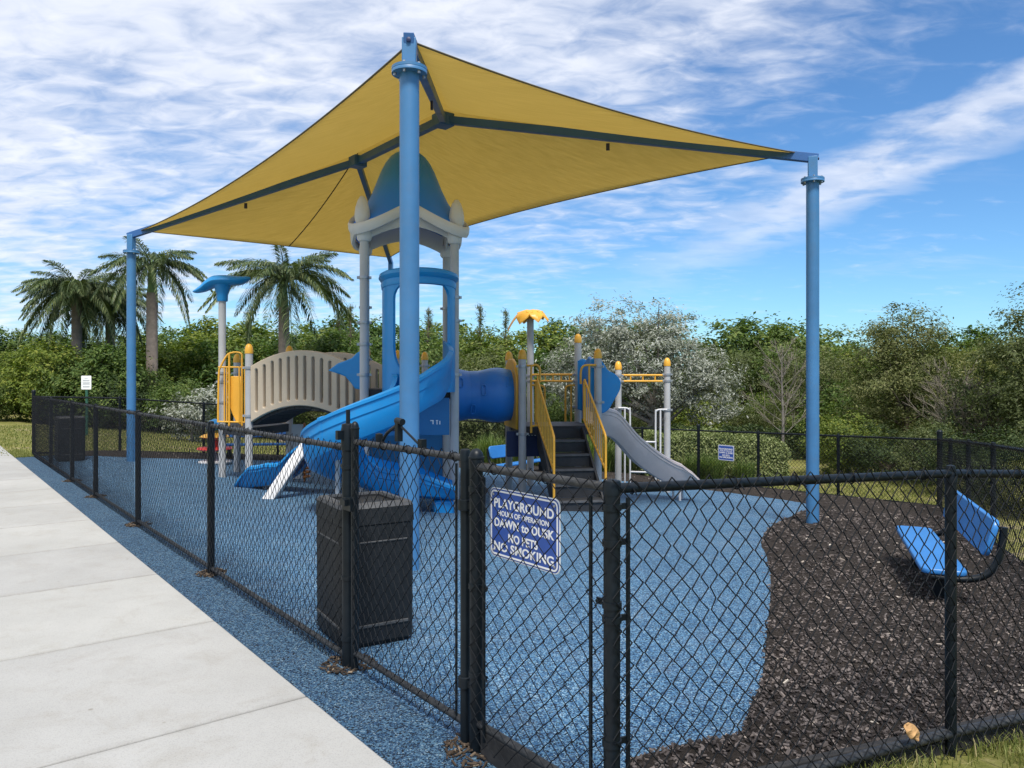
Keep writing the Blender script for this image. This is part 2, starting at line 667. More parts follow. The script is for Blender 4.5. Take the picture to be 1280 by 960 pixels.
def concrete_mat():
    m, nt, b, _ = new_mat('broom_finished_concrete')
    pos = geo_pos(nt)
    a = nz(nt, 0.8, 8, 0.62, pos)
    c = ramp(nt, a, [(0.28, (0.325, 0.322, 0.308)), (0.5, (0.375, 0.372, 0.358)), (0.75, (0.425, 0.422, 0.408))])
    st = ramp(nt, nz(nt, 4.0, 9, 0.72, pos, 0.6), [(0.50, (0, 0, 0)), (0.78, (0.75, 0.75, 0.75))])
    c = mix(nt, c, (0.31, 0.295, 0.265), st)
    sp = ramp(nt, nz(nt, 160, 2, 0.5, pos), [(0.33, (0.84, 0.84, 0.84)), (0.5, (1, 1, 1))])
    c = mix(nt, c, sp, 1.0, 'MULTIPLY')
    spots = nt.nodes.new('ShaderNodeTexVoronoi')
    spots.inputs['Scale'].default_value = 2.1
    nt.links.new(pos, spots.inputs['Vector'])
    sm = ramp(nt, spots.outputs['Distance'], [(0.02, (1, 1, 1)), (0.035, (0, 0, 0))])
    c = mix(nt, c, (0.20, 0.18, 0.15), mix(nt, (0, 0, 0), (0.7, 0.7, 0.7), sm))
    oi = nt.nodes.new('ShaderNodeObjectInfo')
    c = mix(nt, c, ramp(nt, oi.outputs['Random'], [(0, (0.90, 0.90, 0.90)), (1, (1, 1, 0.985))]), 1.0, 'MULTIPLY')
    # dirt that gathers along the slab joints and the long edges
    tc = nt.nodes.new('ShaderNodeTexCoord')
    masks = []
    for axis, half in ((D, 0.753),):
        dt = nt.nodes.new('ShaderNodeVectorMath')
        dt.operation = 'DOT_PRODUCT'
        dt.inputs[1].default_value = axis.to_3d()
        nt.links.new(tc.outputs['Object'], dt.inputs[0])
        ab = nt.nodes.new('ShaderNodeMath')
        ab.operation = 'ABSOLUTE'
        nt.links.new(dt.outputs['Value'], ab.inputs[0])
        ad = nt.nodes.new('ShaderNodeMath')
        ad.operation = 'MULTIPLY_ADD'
        nt.links.new(nz(nt, 9, 6, 0.7, pos), ad.inputs[0])
        ad.inputs[1].default_value = 0.14
        nt.links.new(ab.outputs[0], ad.inputs[2])
        masks.append(ramp(nt, ad.outputs[0], [(half + 0.035, (0, 0, 0)), (min(half + 0.09, 1.0), (0.42, 0.42, 0.42))]) if half < 0.9 else None)
    c = mix(nt, c, (0.20, 0.185, 0.16), masks[0])
    nt.links.new(c, b.inputs['Base Color'])
    b.inputs['Roughness'].default_value = 0.88
    mp = nt.nodes.new('ShaderNodeMapping')
    mp.inputs['Rotation'].default_value = (0, 0, R(-37.8))
    mp.inputs['Scale'].default_value = (6, 160, 1)
    nt.links.new(pos, mp.inputs[0])
    bump(nt, b, nz(nt, 1.0, 3, 0.6, mp.outputs[0]), 0.25, 0.004)
    return m


M['concrete'] = concrete_mat()
M['joint'] = paint('dark_joint_bed', (0.035, 0.032, 0.03), 0.95, 0.3, 9)  # dark colour of the bed that shows in the slab joints


def soil_mat(name, stops, scale, bs=0.8):
    m, nt, b, _ = new_mat(name)
    pos = geo_pos(nt)
    f = nz(nt, scale, 9, 0.72, pos)
    f2 = nz(nt, scale * 0.12, 5, 0.6, pos)
    c = ramp(nt, f, stops)
    c = mix(nt, c, ramp(nt, f2, [(0.3, (0.72, 0.74, 0.72)), (0.7, (1.1, 1.08, 1.0))]), 1.0, 'MULTIPLY')
    nt.links.new(c, b.inputs['Base Color'])
    b.inputs['Roughness'].default_value = 0.95
    b.inputs['Specular IOR Level'].default_value = 0.1
    if 'lawn' in name:                              # bare sandy patches
        bare = ramp(nt, nz(nt, 1.1, 7, 0.68, pos, 0.4), [(0.52, (0, 0, 0)), (0.66, (0.85, 0.85, 0.85))])
        c = mix(nt, c, mix(nt, (0.24, 0.19, 0.125), (0.36, 0.29, 0.20), f), bare)
        nt.links.new(c, b.inputs['Base Color'])
    bump(nt, b, f, bs, 0.03)
    return m


M['lawn'] = soil_mat('mown_lawn', [(0.30, (0.10, 0.115, 0.028)), (0.5, (0.19, 0.19, 0.055)), (0.72, (0.31, 0.27, 0.13))], 9)
M['mulch'] = soil_mat('rubber_mulch_bed', [(0.3, (0.018, 0.0155, 0.0145)), (0.55, (0.052, 0.044, 0.041)), (0.75, (0.095, 0.082, 0.075))], 55, 1.0)


def island_mat(name, stops, rough=0.8, transl=0.0, hue=0.0, spec=0.3):
    """Colour per loose piece (leaf, chip, blade) picked from a ramp, so that pieces differ."""
    m, nt, b, out = new_mat(name)
    ge = nt.nodes.new('ShaderNodeNewGeometry')
    r = ramp(nt, ge.outputs['Random Per Island'], stops)
    if hue:
        oi = nt.nodes.new('ShaderNodeObjectInfo')
        r = mix(nt, r, ramp(nt, oi.outputs['Random'], [(0, (1 - hue, 1 - hue * 0.6, 1 - hue)), (0.5, (1, 1, 1)), (1, (1 + hue, 1 + hue * 0.5, 1 - hue))]), 1.0, 'MULTIPLY')
    nt.links.new(r, b.inputs['Base Color'])
    b.inputs['Roughness'].default_value = rough
    b.inputs['Specular IOR Level'].default_value = spec
    if transl:
        tr = nt.nodes.new('ShaderNodeBsdfTranslucent')
        nt.links.new(mix(nt, r, (1.1, 1.25, 0.5), 1.0, 'MULTIPLY'), tr.inputs[0])
        ms = nt.nodes.new('ShaderNodeMixShader')
        ms.inputs[0].default_value = transl
        nt.links.new(b.outputs[0], ms.inputs[1])
        nt.links.new(tr.outputs[0], ms.inputs[2])
        nt.links.new(ms.outputs[0], out.inputs[0])
    return m


M['leaf'] = island_mat('broad_leaf', [(0, (0.050, 0.086, 0.020)), (0.5, (0.098, 0.152, 0.036)), (0.85, (0.150, 0.205, 0.050)), (1, (0.22, 0.25, 0.075))], 0.6, 0.3, 0.36)
M['leaf_olive'] = island_mat('olive_leaf', [(0, (0.066, 0.083, 0.028)), (0.5, (0.118, 0.138, 0.048)), (0.85, (0.17, 0.185, 0.074)), (1, (0.24, 0.24, 0.13))], 0.6, 0.25, 0.2)
M['leaf_silver'] = island_mat('silver_leaf', [(0, (0.13, 0.15, 0.105)), (0.4, (0.25, 0.27, 0.22)), (0.8, (0.38, 0.395, 0.35)), (1, (0.54, 0.545, 0.515))], 0.7, 0.15, 0.0)
M['leaf_hedge'] = island_mat('hedge_leaf', [(0, (0.10, 0.13, 0.04)), (0.5, (0.22, 0.26, 0.095)), (1, (0.38, 0.40, 0.20))], 0.6, 0.25, 0.1)
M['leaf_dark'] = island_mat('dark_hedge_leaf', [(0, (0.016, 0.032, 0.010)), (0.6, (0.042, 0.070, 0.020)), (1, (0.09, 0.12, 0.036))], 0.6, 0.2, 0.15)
M['frond'] = island_mat('palm_leaflet', [(0, (0.036, 0.066, 0.026)), (0.55, (0.085, 0.125, 0.050)), (1, (0.21, 0.235, 0.11))], 0.5, 0.2, 0.1)
M['blade'] = island_mat('grass_blade', [(0, (0.095, 0.125, 0.026)), (0.5, (0.17, 0.195, 0.048)), (0.8, (0.24, 0.245, 0.085)), (1, (0.38, 0.32, 0.16))], 0.7, 0.3, 0.0)
M['clump'] = island_mat('tall_grass_blade', [(0, (0.055, 0.10, 0.022)), (0.6, (0.12, 0.185, 0.045)), (1, (0.24, 0.27, 0.10))], 0.65, 0.3, 0.1)
M['twig'] = island_mat('dry_twig', [(0, (0.12, 0.11, 0.085)), (1, (0.26, 0.225, 0.18))], 0.9)
M['chip'] = island_mat('mulch_chip', [(0, (0.024, 0.021, 0.020)), (0.5, (0.076, 0.065, 0.062)), (0.86, (0.15, 0.130, 0.122)), (0.983, (0.21, 0.175, 0.155)), (0.996, (0.36, 0.31, 0.26)), (1, (0.55, 0.5, 0.43))], 0.9, spec=0.12)
M['wood_chip'] = island_mat('wood_chip', [(0, (0.022, 0.016, 0.012)), (0.75, (0.07, 0.05, 0.034)), (1, (0.24, 0.185, 0.13))], 0.9)

# ================================================================== GROUND
def build_ground():
    us_ = [-600, -250, -120, -60, -30, -16, -9, -5, -3.2, -2.4, -1.6, -1.0, -0.36, 0.3, 1.0] + [1 + 0.58 * k for k in range(1, 20)] + [12.6, 14, 16, 19, 23, 28, 34, 42, 60, 110, 250, 600]
    ss_ = [-500, -200, -90, -40, -20, -12, -8, -5, -3, -2, -1] + [0.6 * k for k in range(0, 31)] + [20, 23, 27, 32, 40, 60, 110, 250, 600]
    rows = []
    for u in us_:
        row = []
        for s in ss_:
            p = wpt(u, s)
            row.append((p.x, p.y, g(p.x, p.y) - 0.012))
        rows.append(row)
    o = MB().grid(rows).build('ground', M['lawn'])
    tag(o, kind='structure')


build_ground()

# ---- sidewalk: a bed with one slab after another
SW0, SW1 = -2.5, -0.36
bed = MB()
rows = []
for s in [-6 + 1.0 * k for k in range(0, 40)]:
    a, b = wpt(SW0 + 0.02, s), wpt(SW1 - 0.012, s)
    rows.append([(a.x, a.y, 0.004), (b.x, b.y, 0.004)])
walk = bed.grid(rows).build('sidewalk', M['joint'])
tag(walk, kind='structure')
sl = 1.52
slab = MB()
slab.box((0, 0, -0.028), (SW1 - SW0, sl - 0.014, 0.09), (N.to_3d(), D.to_3d(), (0, 0, 1)))
slab_me = slab.mesh('concrete_slab', M['concrete'])
for k in range(-4, 21):
    s = -0.28 + sl * (k + 0.5)
    c = wpt((SW0 + SW1) / 2, s)
    o = link('concrete_slab', slab_me, walk, (c.x, c.y, 0.0))
    bv = o.modifiers.new("bevel", 'BEVEL')
    bv.width = 0.008
    bv.segments = 2

# ---- blue rubber surface
rows = []
ucols = [-0.004, 0.15, 0.4, 1.0] + [1 + 0.565 * k for k in range(1, 21)]
for s in [-2.05 + 0.55 * k for k in range(0, 31)]:
    s = min(s, 14.45)
    row = []
    for u in ucols:
        um = 12.3 if s > 2.1 else 3.68 + (s + 2.93) / 5.03 * 8.62 - .12
        uu = min(u, um)
        p = wpt(uu, s)
        if s < 0:                                   # the front fence cuts the corner off
            q = Vector((0.33, 2.66))
            fd = Vector((0.908, 0.4195))
            fn = Vector((-0.4195, 0.908))
            dd = (p - q).dot(fn)
            if dd < 0.03 and u > -0.05:
                p = p + fn * (0.03 - dd)
        row.append((p.x, p.y, g(p.x, p.y) + 0.006))
    rows.append(row)
# the strip outside the fence runs on towards the viewer
tag(MB().grid(rows).build('playground_surface', M['rubber'], smooth=True), kind='structure')
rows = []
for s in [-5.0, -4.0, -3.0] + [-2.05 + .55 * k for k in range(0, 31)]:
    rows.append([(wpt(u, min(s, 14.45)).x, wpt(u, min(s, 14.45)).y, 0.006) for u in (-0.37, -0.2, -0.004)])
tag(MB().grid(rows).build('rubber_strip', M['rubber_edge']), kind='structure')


# ---- mulch bed between the blue surface and the fences
def F(t):
    return Vector((0.33, 2.66)) + Vector((0.908, 0.4195)) * t


FR = F(3.80)
K = wpt(12.3, 2.1)
C2 = wpt(12.3, 14.7)
C1 = wpt(0.0, 14.7)


def lerp(a, b, t):
    return a + (b - a) * t


pairs = [(Vector((0.42, 2.735)), F(0.02)), (ray_ground(785, 957), F(0.3)), (ray_ground(840, 942), F(0.5)), (ray_ground(900, 929), F(0.8)),
         (ray_ground(926, 915), F(1.05)), (ray_ground(937, 882), F(1.5)), (ray_ground(951, 850), F(2.0)), (ray_ground(957, 795), F(2.7)),
         (ray_ground(962, 727), FR), (ray_ground(956, 695), lerp(FR, K, 0.25)), (ray_ground(950, 677), lerp(FR, K, 0.45)),
         (ray_ground(966, 656), lerp(FR, K, 0.75)), (ray_ground(1012, 634), K), (ray_ground(990, 627), wpt(12.3, 3.2)),
         (ray_ground(940, 620), wpt(12.3, 5)), (ray_ground(875, 612), wpt(12.3, 7)), (ray_ground(760, 600), wpt(12.3, 9.6)),
         (ray_ground(640, 590), wpt(12.3, 12.4)), (ray_ground(540, 583), C2), (ray_ground(420, 578), wpt(8.6, 14.7)),
         (ray_ground(300, 575), wpt(5.2, 14.7)), (ray_ground(190, 573), wpt(2.6, 14.7)), (ray_ground(95, 571), wpt(0.06, 14.7))]
inner = bez([p[0].to_3d() for p in pairs], 7)
outer_ = []
for (a, b), (c, d) in zip(pairs[:-1], pairs[1:]):
    for k in range(7):
        outer_.append(b.lerp(d, k / 7))
outer_.append(pairs[-1][1])
rows = []
for k, (a, b) in enumerate(zip(inner, outer_)):
    row = []
    wob = 0.05 * math.sin(k * 2.3) + 0.03 * math.sin(k * 5.1)
    for j in range(13):
        t = j / 12
        p = Vector((a.x, a.y)).lerp(b, t)
        if j == 0:
            z = g(p.x, p.y) + 0.004
        else:
            z = g(p.x, p.y) + 0.03 + 0.03 * min(t * 4, 1) + 0.012 * math.sin(p.x * 9 + p.y * 5) * math.sin(p.y * 7)
        row.append((p.x, p.y, z))
    rows.append(row)
MULCH = np.array(rows)
tag(MB().grid(rows).build('mulch_bed', M['mulch']), kind='structure')


def batch_boxes(cen, size, eul):
    """Many loose little boxes: centres (n,3), sizes (n,3), euler (n,3)."""
    n = len(cen)
    base = np.array([[x, y, z] for z in (-.5, .5) for y in (-.5, .5) for x in (-.5, .5)])
    v = base[None] * size[:, None, :]
    cx, sx = np.cos(eul[:, 0]), np.sin(eul[:, 0])
    cy, sy = np.cos(eul[:, 1]), np.sin(eul[:, 1])
    cz, sz = np.cos(eul[:, 2]), np.sin(eul[:, 2])
    y1 = v[..., 1] * cx[:, None] - v[..., 2] * sx[:, None]
    z1 = v[..., 1] * sx[:, None] + v[..., 2] * cx[:, None]
    x1 = v[..., 0] * cy[:, None] + z1 * sy[:, None]
    z2 = -v[..., 0] * sy[:, None] + z1 * cy[:, None]
    x2 = x1 * cz[:, None] - y1 * sz[:, None]
    y2 = x1 * sz[:, None] + y1 * cz[:, None]
    v = np.stack([x2, y2, z2], -1) + cen[:, None, :]
    f = np.array([(0, 2, 3, 1), (4, 5, 7, 6), (0, 1, 5, 4), (2, 6, 7, 3), (0, 4, 6, 2), (1, 3, 7, 5)])
    fs = (f[None] + (np.arange(n) * 8)[:, None, None]).reshape(-1, 4)
    return v.reshape(-1, 3), fs


def chips():
    nr, nc = MULCH.shape[:2]
    out = []
    area = []
    cells = []
    for i in range(nr - 1):
        for j in range(nc - 1):
            a, b, c = MULCH[i, j], MULCH[i + 1, j], MULCH[i, j + 1]
            ar = np.linalg.norm(np.cross(b - a, c - a))
            d = math.hypot(a[0], a[1])
            dens = 2000 if d < 5 else (800 if d < 8 else (160 if d < 13 else 20))
            area.append(ar * dens)
            cells.append((i, j, d))
    cnt = RNG.poisson(area)
    P, SZ = [], []
    for (i, j, d), k in zip(cells, cnt):
        if not k:
            continue
        s, t = RNG.random(k)[:, None], RNG.random(k)[:, None]
        p = (MULCH[i, j] * (1 - s) * (1 - t) + MULCH[i + 1, j] * s * (1 - t) + MULCH[i, j + 1] * (1 - s) * t + MULCH[i + 1, j + 1] * s * t)
        if j == 0:
            spill = MULCH[i, 0] - MULCH[i, 1]
            spill = spill / np.linalg.norm(spill)
            p = p + spill[None] * (RNG.exponential(0.05, (k, 1)) - 0.03) * (RNG.random((k, 1)) < 0.5)
        P.append(p)
        f = 1.0 if d < 8 else 1.7
        SZ.append(np.stack([RNG.uniform(.010, .036, k), RNG.uniform(.006, .014, k), RNG.uniform(.003, .009, k)], -1) * f)
    P = np.concatenate(P)
    SZ = np.concatenate(SZ)
    P[:, 2] += RNG.uniform(-.004, .014, len(P))
    E = np.stack([RNG.normal(0, .5, len(P)), RNG.normal(0, .4, len(P)), RNG.uniform(0, 6.28, len(P))], -1)
    v, f = batch_boxes(P, SZ, E)
    o = link('mulch_chips', np_mesh('mulch_chips', v, f, M['chip']))
    tag(o, kind='stuff')


chips()


def wood_chip_rings(spots):
    P, SZ = [], []
    for x, y, r in spots:
        k = 150
        a, q = RNG.uniform(0, 6.28, k), np.sqrt(RNG.random(k)) * r
        P.append(np.stack([x + q * np.cos(a), y + q * np.sin(a), g(x, y) + 0.009 + RNG.uniform(0, .012, k)], -1))
        SZ.append(np.stack([RNG.uniform(.012, .045, k), RNG.uniform(.004, .011, k), RNG.uniform(.003, .007, k)], -1))
    P, SZ = np.concatenate(P), np.concatenate(SZ)
    E = np.stack([RNG.normal(0, .3, len(P)), RNG.normal(0, .3, len(P)), RNG.uniform(0, 6.28, len(P))], -1)
    v, f = batch_boxes(P, SZ, E)
    tag(link('wood_chips', np_mesh('wood_chips', v, f, M['wood_chip'])), kind='stuff')


# ================================================================== CHAIN-LINK FENCES
PITCH = 0.081


def wire_fabric(pts, h0, h1, side, d=PITCH, r=0.0025, loops=True, tie=None):
    """Woven diamond wire along a polyline of (x, y, z_ground) points; returns verts, faces."""
    A, B = [], []
    for (p, q) in zip(pts[:-1], pts[1:]):
        p, q = Vector(p), Vector(q)
        L = (Vector((q.x, q.y)) - Vector((p.x, p.y))).length
        nw = int(L / (d / 2))
        t = Vector((q.x - p.x, q.y - p.y, 0)) / L
        nn = Vector((t.y, -t.x, 0)) * side
        m = int((h1 - h0) / (d / 2)) + 1
        k = np.arange(nw)[:, None]
        j = np.arange(m + 1)[None, :]
        x = (k + ((j + k) % 2)) * (d / 2) * (L / (nw * d / 2))
        x = x + RNG.normal(0, 0.0026, x.shape) + 0.004 * np.sin(j * 0.9 + k * 0.13)
        z = h1 - j * (d / 2) * np.ones_like(x) + RNG.normal(0, 0.0022, x.shape)
        off = np.where((j + k) % 2 == 0, 0.003, -0.003) + 0.006 * np.sin(x * 2.1 + p.x) * np.sin(j / m * math.pi)
        fr = np.clip(x / L, 0, 1)
        gz = p.z + (q.z - p.z) * fr
        V = np.stack([p.x + t.x * x + nn.x * off, p.y + t.y * x + nn.y * off, gz + z], -1)
        A.append(V[:, :-1].reshape(-1, 3))
        B.append(V[:, 1:].reshape(-1, 3))
    A, B = np.concatenate(A), np.concatenate(B)
    dd = B - A
    ln = np.linalg.norm(dd, axis=1, keepdims=True)
    dd = dd / ln
    A, B = A - dd * r * 0.6, B + dd * r * 0.6
    ref = np.tile(np.array([[0.31, 0.93, 0.2]]), (len(A), 1))
    a = np.cross(dd, ref)
    a /= np.linalg.norm(a, axis=1, keepdims=True)
    b = np.cross(dd, a)
    vs = []
    for P in (A, B):
        for th in (0, 0.5 * math.pi, math.pi, 1.5 * math.pi):
            vs.append(P + (a * math.cos(th) + b * math.sin(th)) * r)
    v = np.stack(vs, 1)
    n = len(A)
    f = np.array([(0, 1, 5, 4), (1, 2, 6, 5), (2, 3, 7, 6), (3, 0, 4, 7)])
    fs = (f[None] + (np.arange(n) * 8)[:, None, None]).reshape(-1, 4)
    return v.reshape(-1, 3), fs


def dome_post(h, r, big=False):
    b = MB()
    prof = [(r, -0.15), (r, h - 0.05)]
    b.lathe((0, 0, 0), prof, 16)
    return b


def cap_mesh(h, r, kind):
    b = MB()
    if kind == 'dome':
        b.lathe((0, 0, h), [(r * 1.08, -0.05), (r * 1.10, -0.006), (r * 1.20, -0.004), (r * 1.20, 0.003), (r * 1.07, 0.005), (r * 1.02, 0.013), (r * 0.90, 0.022), (r * 0.70, 0.030), (r * 0.42, 0.036), (0.001, 0.039)], 18)
    elif kind == 'flat':
        b.lathe((0, 0, h), [(r * 1.06, -0.05), (r * 1.07, -0.008), (r * 0.98, 0.0), (r * 0.4, 0.004), (0.001, 0.005)], 18)
    else:                                           # loop cap that carries the rail
        b.lathe((0, 0, h), [(r * 1.12, -0.05), (r * 1.12, -0.015), (r * 0.9, 0.0), (0.001, 0.006)], 14)
        b.lathe((0, 0, h + 0.0), [(r * 0.72, -0.02), (r * 0.95, 0.0), (r * 0.72, 0.025), (0.001, 0.03)], 12)
    return b


MESH_CACHE = {}


def shared(key, fn):
    if key not in MESH_CACHE:
        MESH_CACHE[key] = fn()
    return MESH_CACHE[key]


def add_post(parent, x, y, h, r, kind, z=None, bands=()):
    """One post with its cap (a sub-part) and brace bands."""
    z = g(x, y) if z is None else z
    off = base_of(parent)
    po = link('post', shared(('post', round(h, 3), r), lambda: dome_post(h, r).mesh('post', M['black'])), parent, (x - off.x, y - off.y, z - off.z))
    link('cap', shared(('cap', round(h, 3), r, kind), lambda: cap_mesh(h, r, kind).mesh('cap', M['black'])), po)
    for bz, ang in bands:
        def mk():
            b = MB()
            b.lathe((0, 0, 0), [(r + .001, -.012), (r + .005, -.011), (r + .005, .011), (r + .001, .012)], 16)
            b.box((r + .022, 0, 0), (.045, .008, .022))
            b.lathe((r + .034, -.013, 0), [(.007, 0), (.007, .026)], 6, (0, 1, 0))
            return b.mesh('brace_band', M['black'])
        link('brace_band', shared(('band', r), mk), po, (0, 0, bz), (0, 0, ang))
    return po


def rail_tube(pts, z, r=0.021, sag=0.0):
    P = []
    for p, q in zip(pts[:-1], pts[1:]):
        for k in range(6):
            t = k / 6
            v = Vector(p).lerp(Vector(q), t)
            P.append((v.x, v.y, v.z + z - sag * 4 * t * (1 - t)))
    v = Vector(pts[-1])
    P.append((v.x, v.y, v.z + z))
    return MB().tube(P, r, 12)


def tie_wires(parent, pts, z, r, mat, gap=0.34, side=1):
    b = MB()
    for p, q in zip(pts[:-1], pts[1:]):
        p, q = Vector(p), Vector(q)
        L = (q - p).length
        t = (q - p) / L
        n_ = Vector((t.y, -t.x, 0)).normalized()
        x = 0.12
        while x < L:
            c = p + t * x + Vector((0, 0, z))
            sk = RNG.uniform(-0.03, 0.03)
            ring = [c + (n_ * math.cos(a) + Vector((0, 0, 1)) * math.sin(a)) * (r + 0.004) + t * (sk * a / 6.28) for a in np.linspace(0, 6.28, 11)]
            b.tube(ring, 0.0026, 5)
            b.tube([ring[-1], ring[-1] + n_ * side * 0.02 + Vector((0, 0, -0.02))], 0.0026, 5)
            x += gap * RNG.uniform(0.75, 1.3)
    o = b.build('tie_wires', mat, parent)
    o['kind'] = 'stuff'
    return o


def fence(name, label, spots, side, h=1.22, bottom=0.055, wire_r=0.0025, mesh_h0=0.02, rail_mat=None, top_r=0.018, bot_r=0.017, sag=0.0, group=None):
    """spots: (x, y, post spec or None). Post spec: (height, radius, cap kind)."""
    p0 = spots[0]
    t = thing(name, label, 'fence', (p0[0], p0[1], g(p0[0], p0[1])), group=group)
    pts = [(x, y, g(x, y)) for x, y, *_ in spots]
    for sp in spots:
        if sp[2]:
            hh, rr, kd = sp[2][:3]
            bands = sp[2][3] if len(sp[2]) > 3 else ()
            add_post(t, sp[0], sp[1], hh, rr, kd, bands=bands)
    rail_tube(pts, h, top_r, sag).build('top_rail', rail_mat or M['black'], t)
    if bottom:
        rail_tube(pts, bottom, bot_r).build('bottom_rail', M['rail_dirty'] if rail_mat else M['black'], t)
    off = []
    for i, p in enumerate(pts):
        a = Vector(pts[max(i - 1, 0)])
        b = Vector(pts[min(i + 1, len(pts) - 1)])
        tt = (b - a).normalized()
        nn = Vector((tt.y, -tt.x, 0)).normalized() * side
        off.append(Vector(p) + nn * 0.032)
    v, f = wire_fabric(off, mesh_h0, h + 0.035, side, r=wire_r)
    b0 = base_of(t)
    v = v - np.array([b0.x, b0.y, b0.z])
    link('wire_mesh', np_mesh('wire_mesh', v, f, M['wire'], smooth=True), t)['kind'] = 'stuff'
    tie_wires(t, pts, h, top_r, M['wire'], side=side)
    return t


LINE = (1.235, 0.030, 'loop')
TERM = (1.33, 0.034, 'dome')
AN, AD = math.atan2(N.y, N.x), math.atan2(D.y, D.x)

# side fence along the sidewalk
sp = [(*wpt(0, 0.0), None)]
for s in (2.54, 5.18, 7.7, 9.7, 12.1):
    sp.append((*wpt(0, s), LINE))
sp.append((*wpt(0, 14.7), TERM))
side_f = fence('chain_link_fence', 'long black chain-link fence running beside the concrete sidewalk', sp, -1, h=1.225, rail_mat=M['rail_dirty'])
# latch post at the gate: taller, with a spring latch rod on top
lp = add_post(side_f, *wpt(0, 0.0), 1.36, 0.034, 'flat', bands=((1.12, AD), (0.5, AD), (0.16, AD)))
b = MB()
c = wpt(0, 0.0)
b.tube([(c.x, c.y, 1.35), (c.x, c.y, 1.44)], 0.012, 10)
b.lathe((c.x, c.y, 1.30), [(.036, -.09), (.040, -.085), (.040, .03), (.034, .055), (.014, .065)], 16)
b.box((c.x - .03, c.y - .03, 1.30), (.06, .03, .05), rz=AN)
lt = b.build('latch', M['black'], lp)

# far end fence (parallel to N) and back fence (parallel to D)
sp = [(*C1, None)]
u = 1.62
while u < 12:
    sp.append((*wpt(u, 14.7), LINE))
    u += 1.78
sp.append((*C2, TERM))
fence('chain_link_fence', 'black chain-link fence across the far end, by the palms', sp, 1, wire_r=0.0026)
sp = [(*C2, None)]
for s in (12.65, 10.9, 9.1):
    sp.append((*wpt(12.3, s), LINE))
sp.append((*wpt(12.3, 7.37), TERM))
for s in (5.78, 3.98):
    sp.append((*wpt(12.3, s), LINE))
sp.append((*K, (1.36, 0.045, 'dome')))
fence('chain_link_fence', 'black chain-link fence behind the mulch with the far blue sign on it', sp, 1, wire_r=0.0026)
sp = [(*K, None)]
for r_ in (1.25, 2.9, 4.6, 6.3, 8.1):
    sp.append((*lerp(K, FR, r_ / 10.03), LINE))
sp.append((*FR, TERM))
fence('chain_link_fence', 'black chain-link fence close behind the blue bench', sp, 1)

# near front fence, from the sign panel to the right
pz = F(0)
sp = [(*F(0.0), None), (*F(1.78), (1.245, 0.024, 'loop')), (*FR, None)]
front_f = fence('chain_link_fence', 'black chain-link fence in front of the mulch bed', sp, 1, h=1.235, bottom=0.085, rail_mat=M['black'], top_r=0.0185, bot_r=0.021, mesh_h0=0.0)
b = MB()
q0, q1 = F(0.03), F(3.7)
nf = Vector((-0.4195, 0.908))
b.bar((q0.x + nf.x * .03, q0.y + nf.y * .03, .055), (q1.x + nf.x * .03, q1.y + nf.y * .03, .045 + g(q1.x, q1.y)), .035, .15)
b.build('edging_board', M['board'], front_f, bevel=.006)
b = MB()
tb = F(0.085)
b.tube([(tb.x, tb.y, .02), (tb.x, tb.y, 1.20)], .008, 8)
b.build('tension_bar', M['black'], front_f)

# short panel that carries the sign, between the round-capped post and the corner post
AF = math.atan2(0.4195, 0.908)
pa, pb = wpt(0, -1.25), wpt(0, -2.07)
panel = fence('fence_panel', 'short chain-link fence panel carrying the near blue playground sign', [
    (*pa, (1.275, 0.0295, 'dome', ((1.14, AD + math.pi), (0.72, AD + math.pi), (0.34, AD + math.pi)))),
    (*pb, (1.262, 0.0295, 'flat', ((1.17, AF), (1.045, AF), (0.83, AD), (0.78, AF), (0.35, AF))))], 1, h=1.235, bottom=0.13, wire_r=.0021, rail_mat=M['rail_dirty'], mesh_h0=0.06)
b = MB()
b.bar((*wpt(0.0, -1.30), .055), (*wpt(0.0, -2.03), .055), .03, .13)
b.build('edging_board', M['board'], panel, bevel=.005)
for s in (-1.335, -1.985):
    c = wpt(-0.02, s)
    MB().tube([(c.x, c.y, .08), (c.x, c.y, 1.20)], .007, 8).build('tension_bar', M['black'], panel)

# gate
gate = thing('gate', 'chain-link gate standing in front of the near trash can', 'gate', (*wpt(0, -1.17), 0))
for s, hh in ((-0.085, 1.30), (-1.165, 1.262)):
    add_post(gate, *wpt(0, s), hh - 0.03, 0.0215, 'dome' if s > -1 else 'flat', z=0.05 + 0.02)
a, b_ = wpt(0, -0.085), wpt(0, -1.165)
rail_tube([(a.x, a.y, 0), (b_.x, b_.y, 0)], 1.265, 0.0165).build('top_rail', M['rail_dirty'], gate)
rail_tube([(a.x, a.y, 0), (b_.x, b_.y, 0)], 0.10, 0.0165).build('bottom_rail', M['rail_dirty'], gate)
o1, o2 = wpt(-0.028, -0.11), wpt(-0.028, -1.14)
v, f = wire_fabric([(o1.x, o1.y, 0), (o2.x, o2.y, 0)], 0.07, 1.295, -1)
b0 = base_of(gate)
link('wire_mesh', np_mesh('wire_mesh', v - np.array([b0.x, b0.y, b0.z]), f, M['wire'], smooth=True), gate)['kind'] = 'stuff'
tie_wires(gate, [(a.x, a.y, 0), (b_.x, b_.y, 0)], 1.265, 0.0165, M['wire'], 0.2, -1)
for s in (-0.125, -1.125):
    c = wpt(-0.02, s)
    MB().tube([(c.x, c.y, .12), (c.x, c.y, 1.24)], .006, 8).build('tension_bar', M['black'], gate)
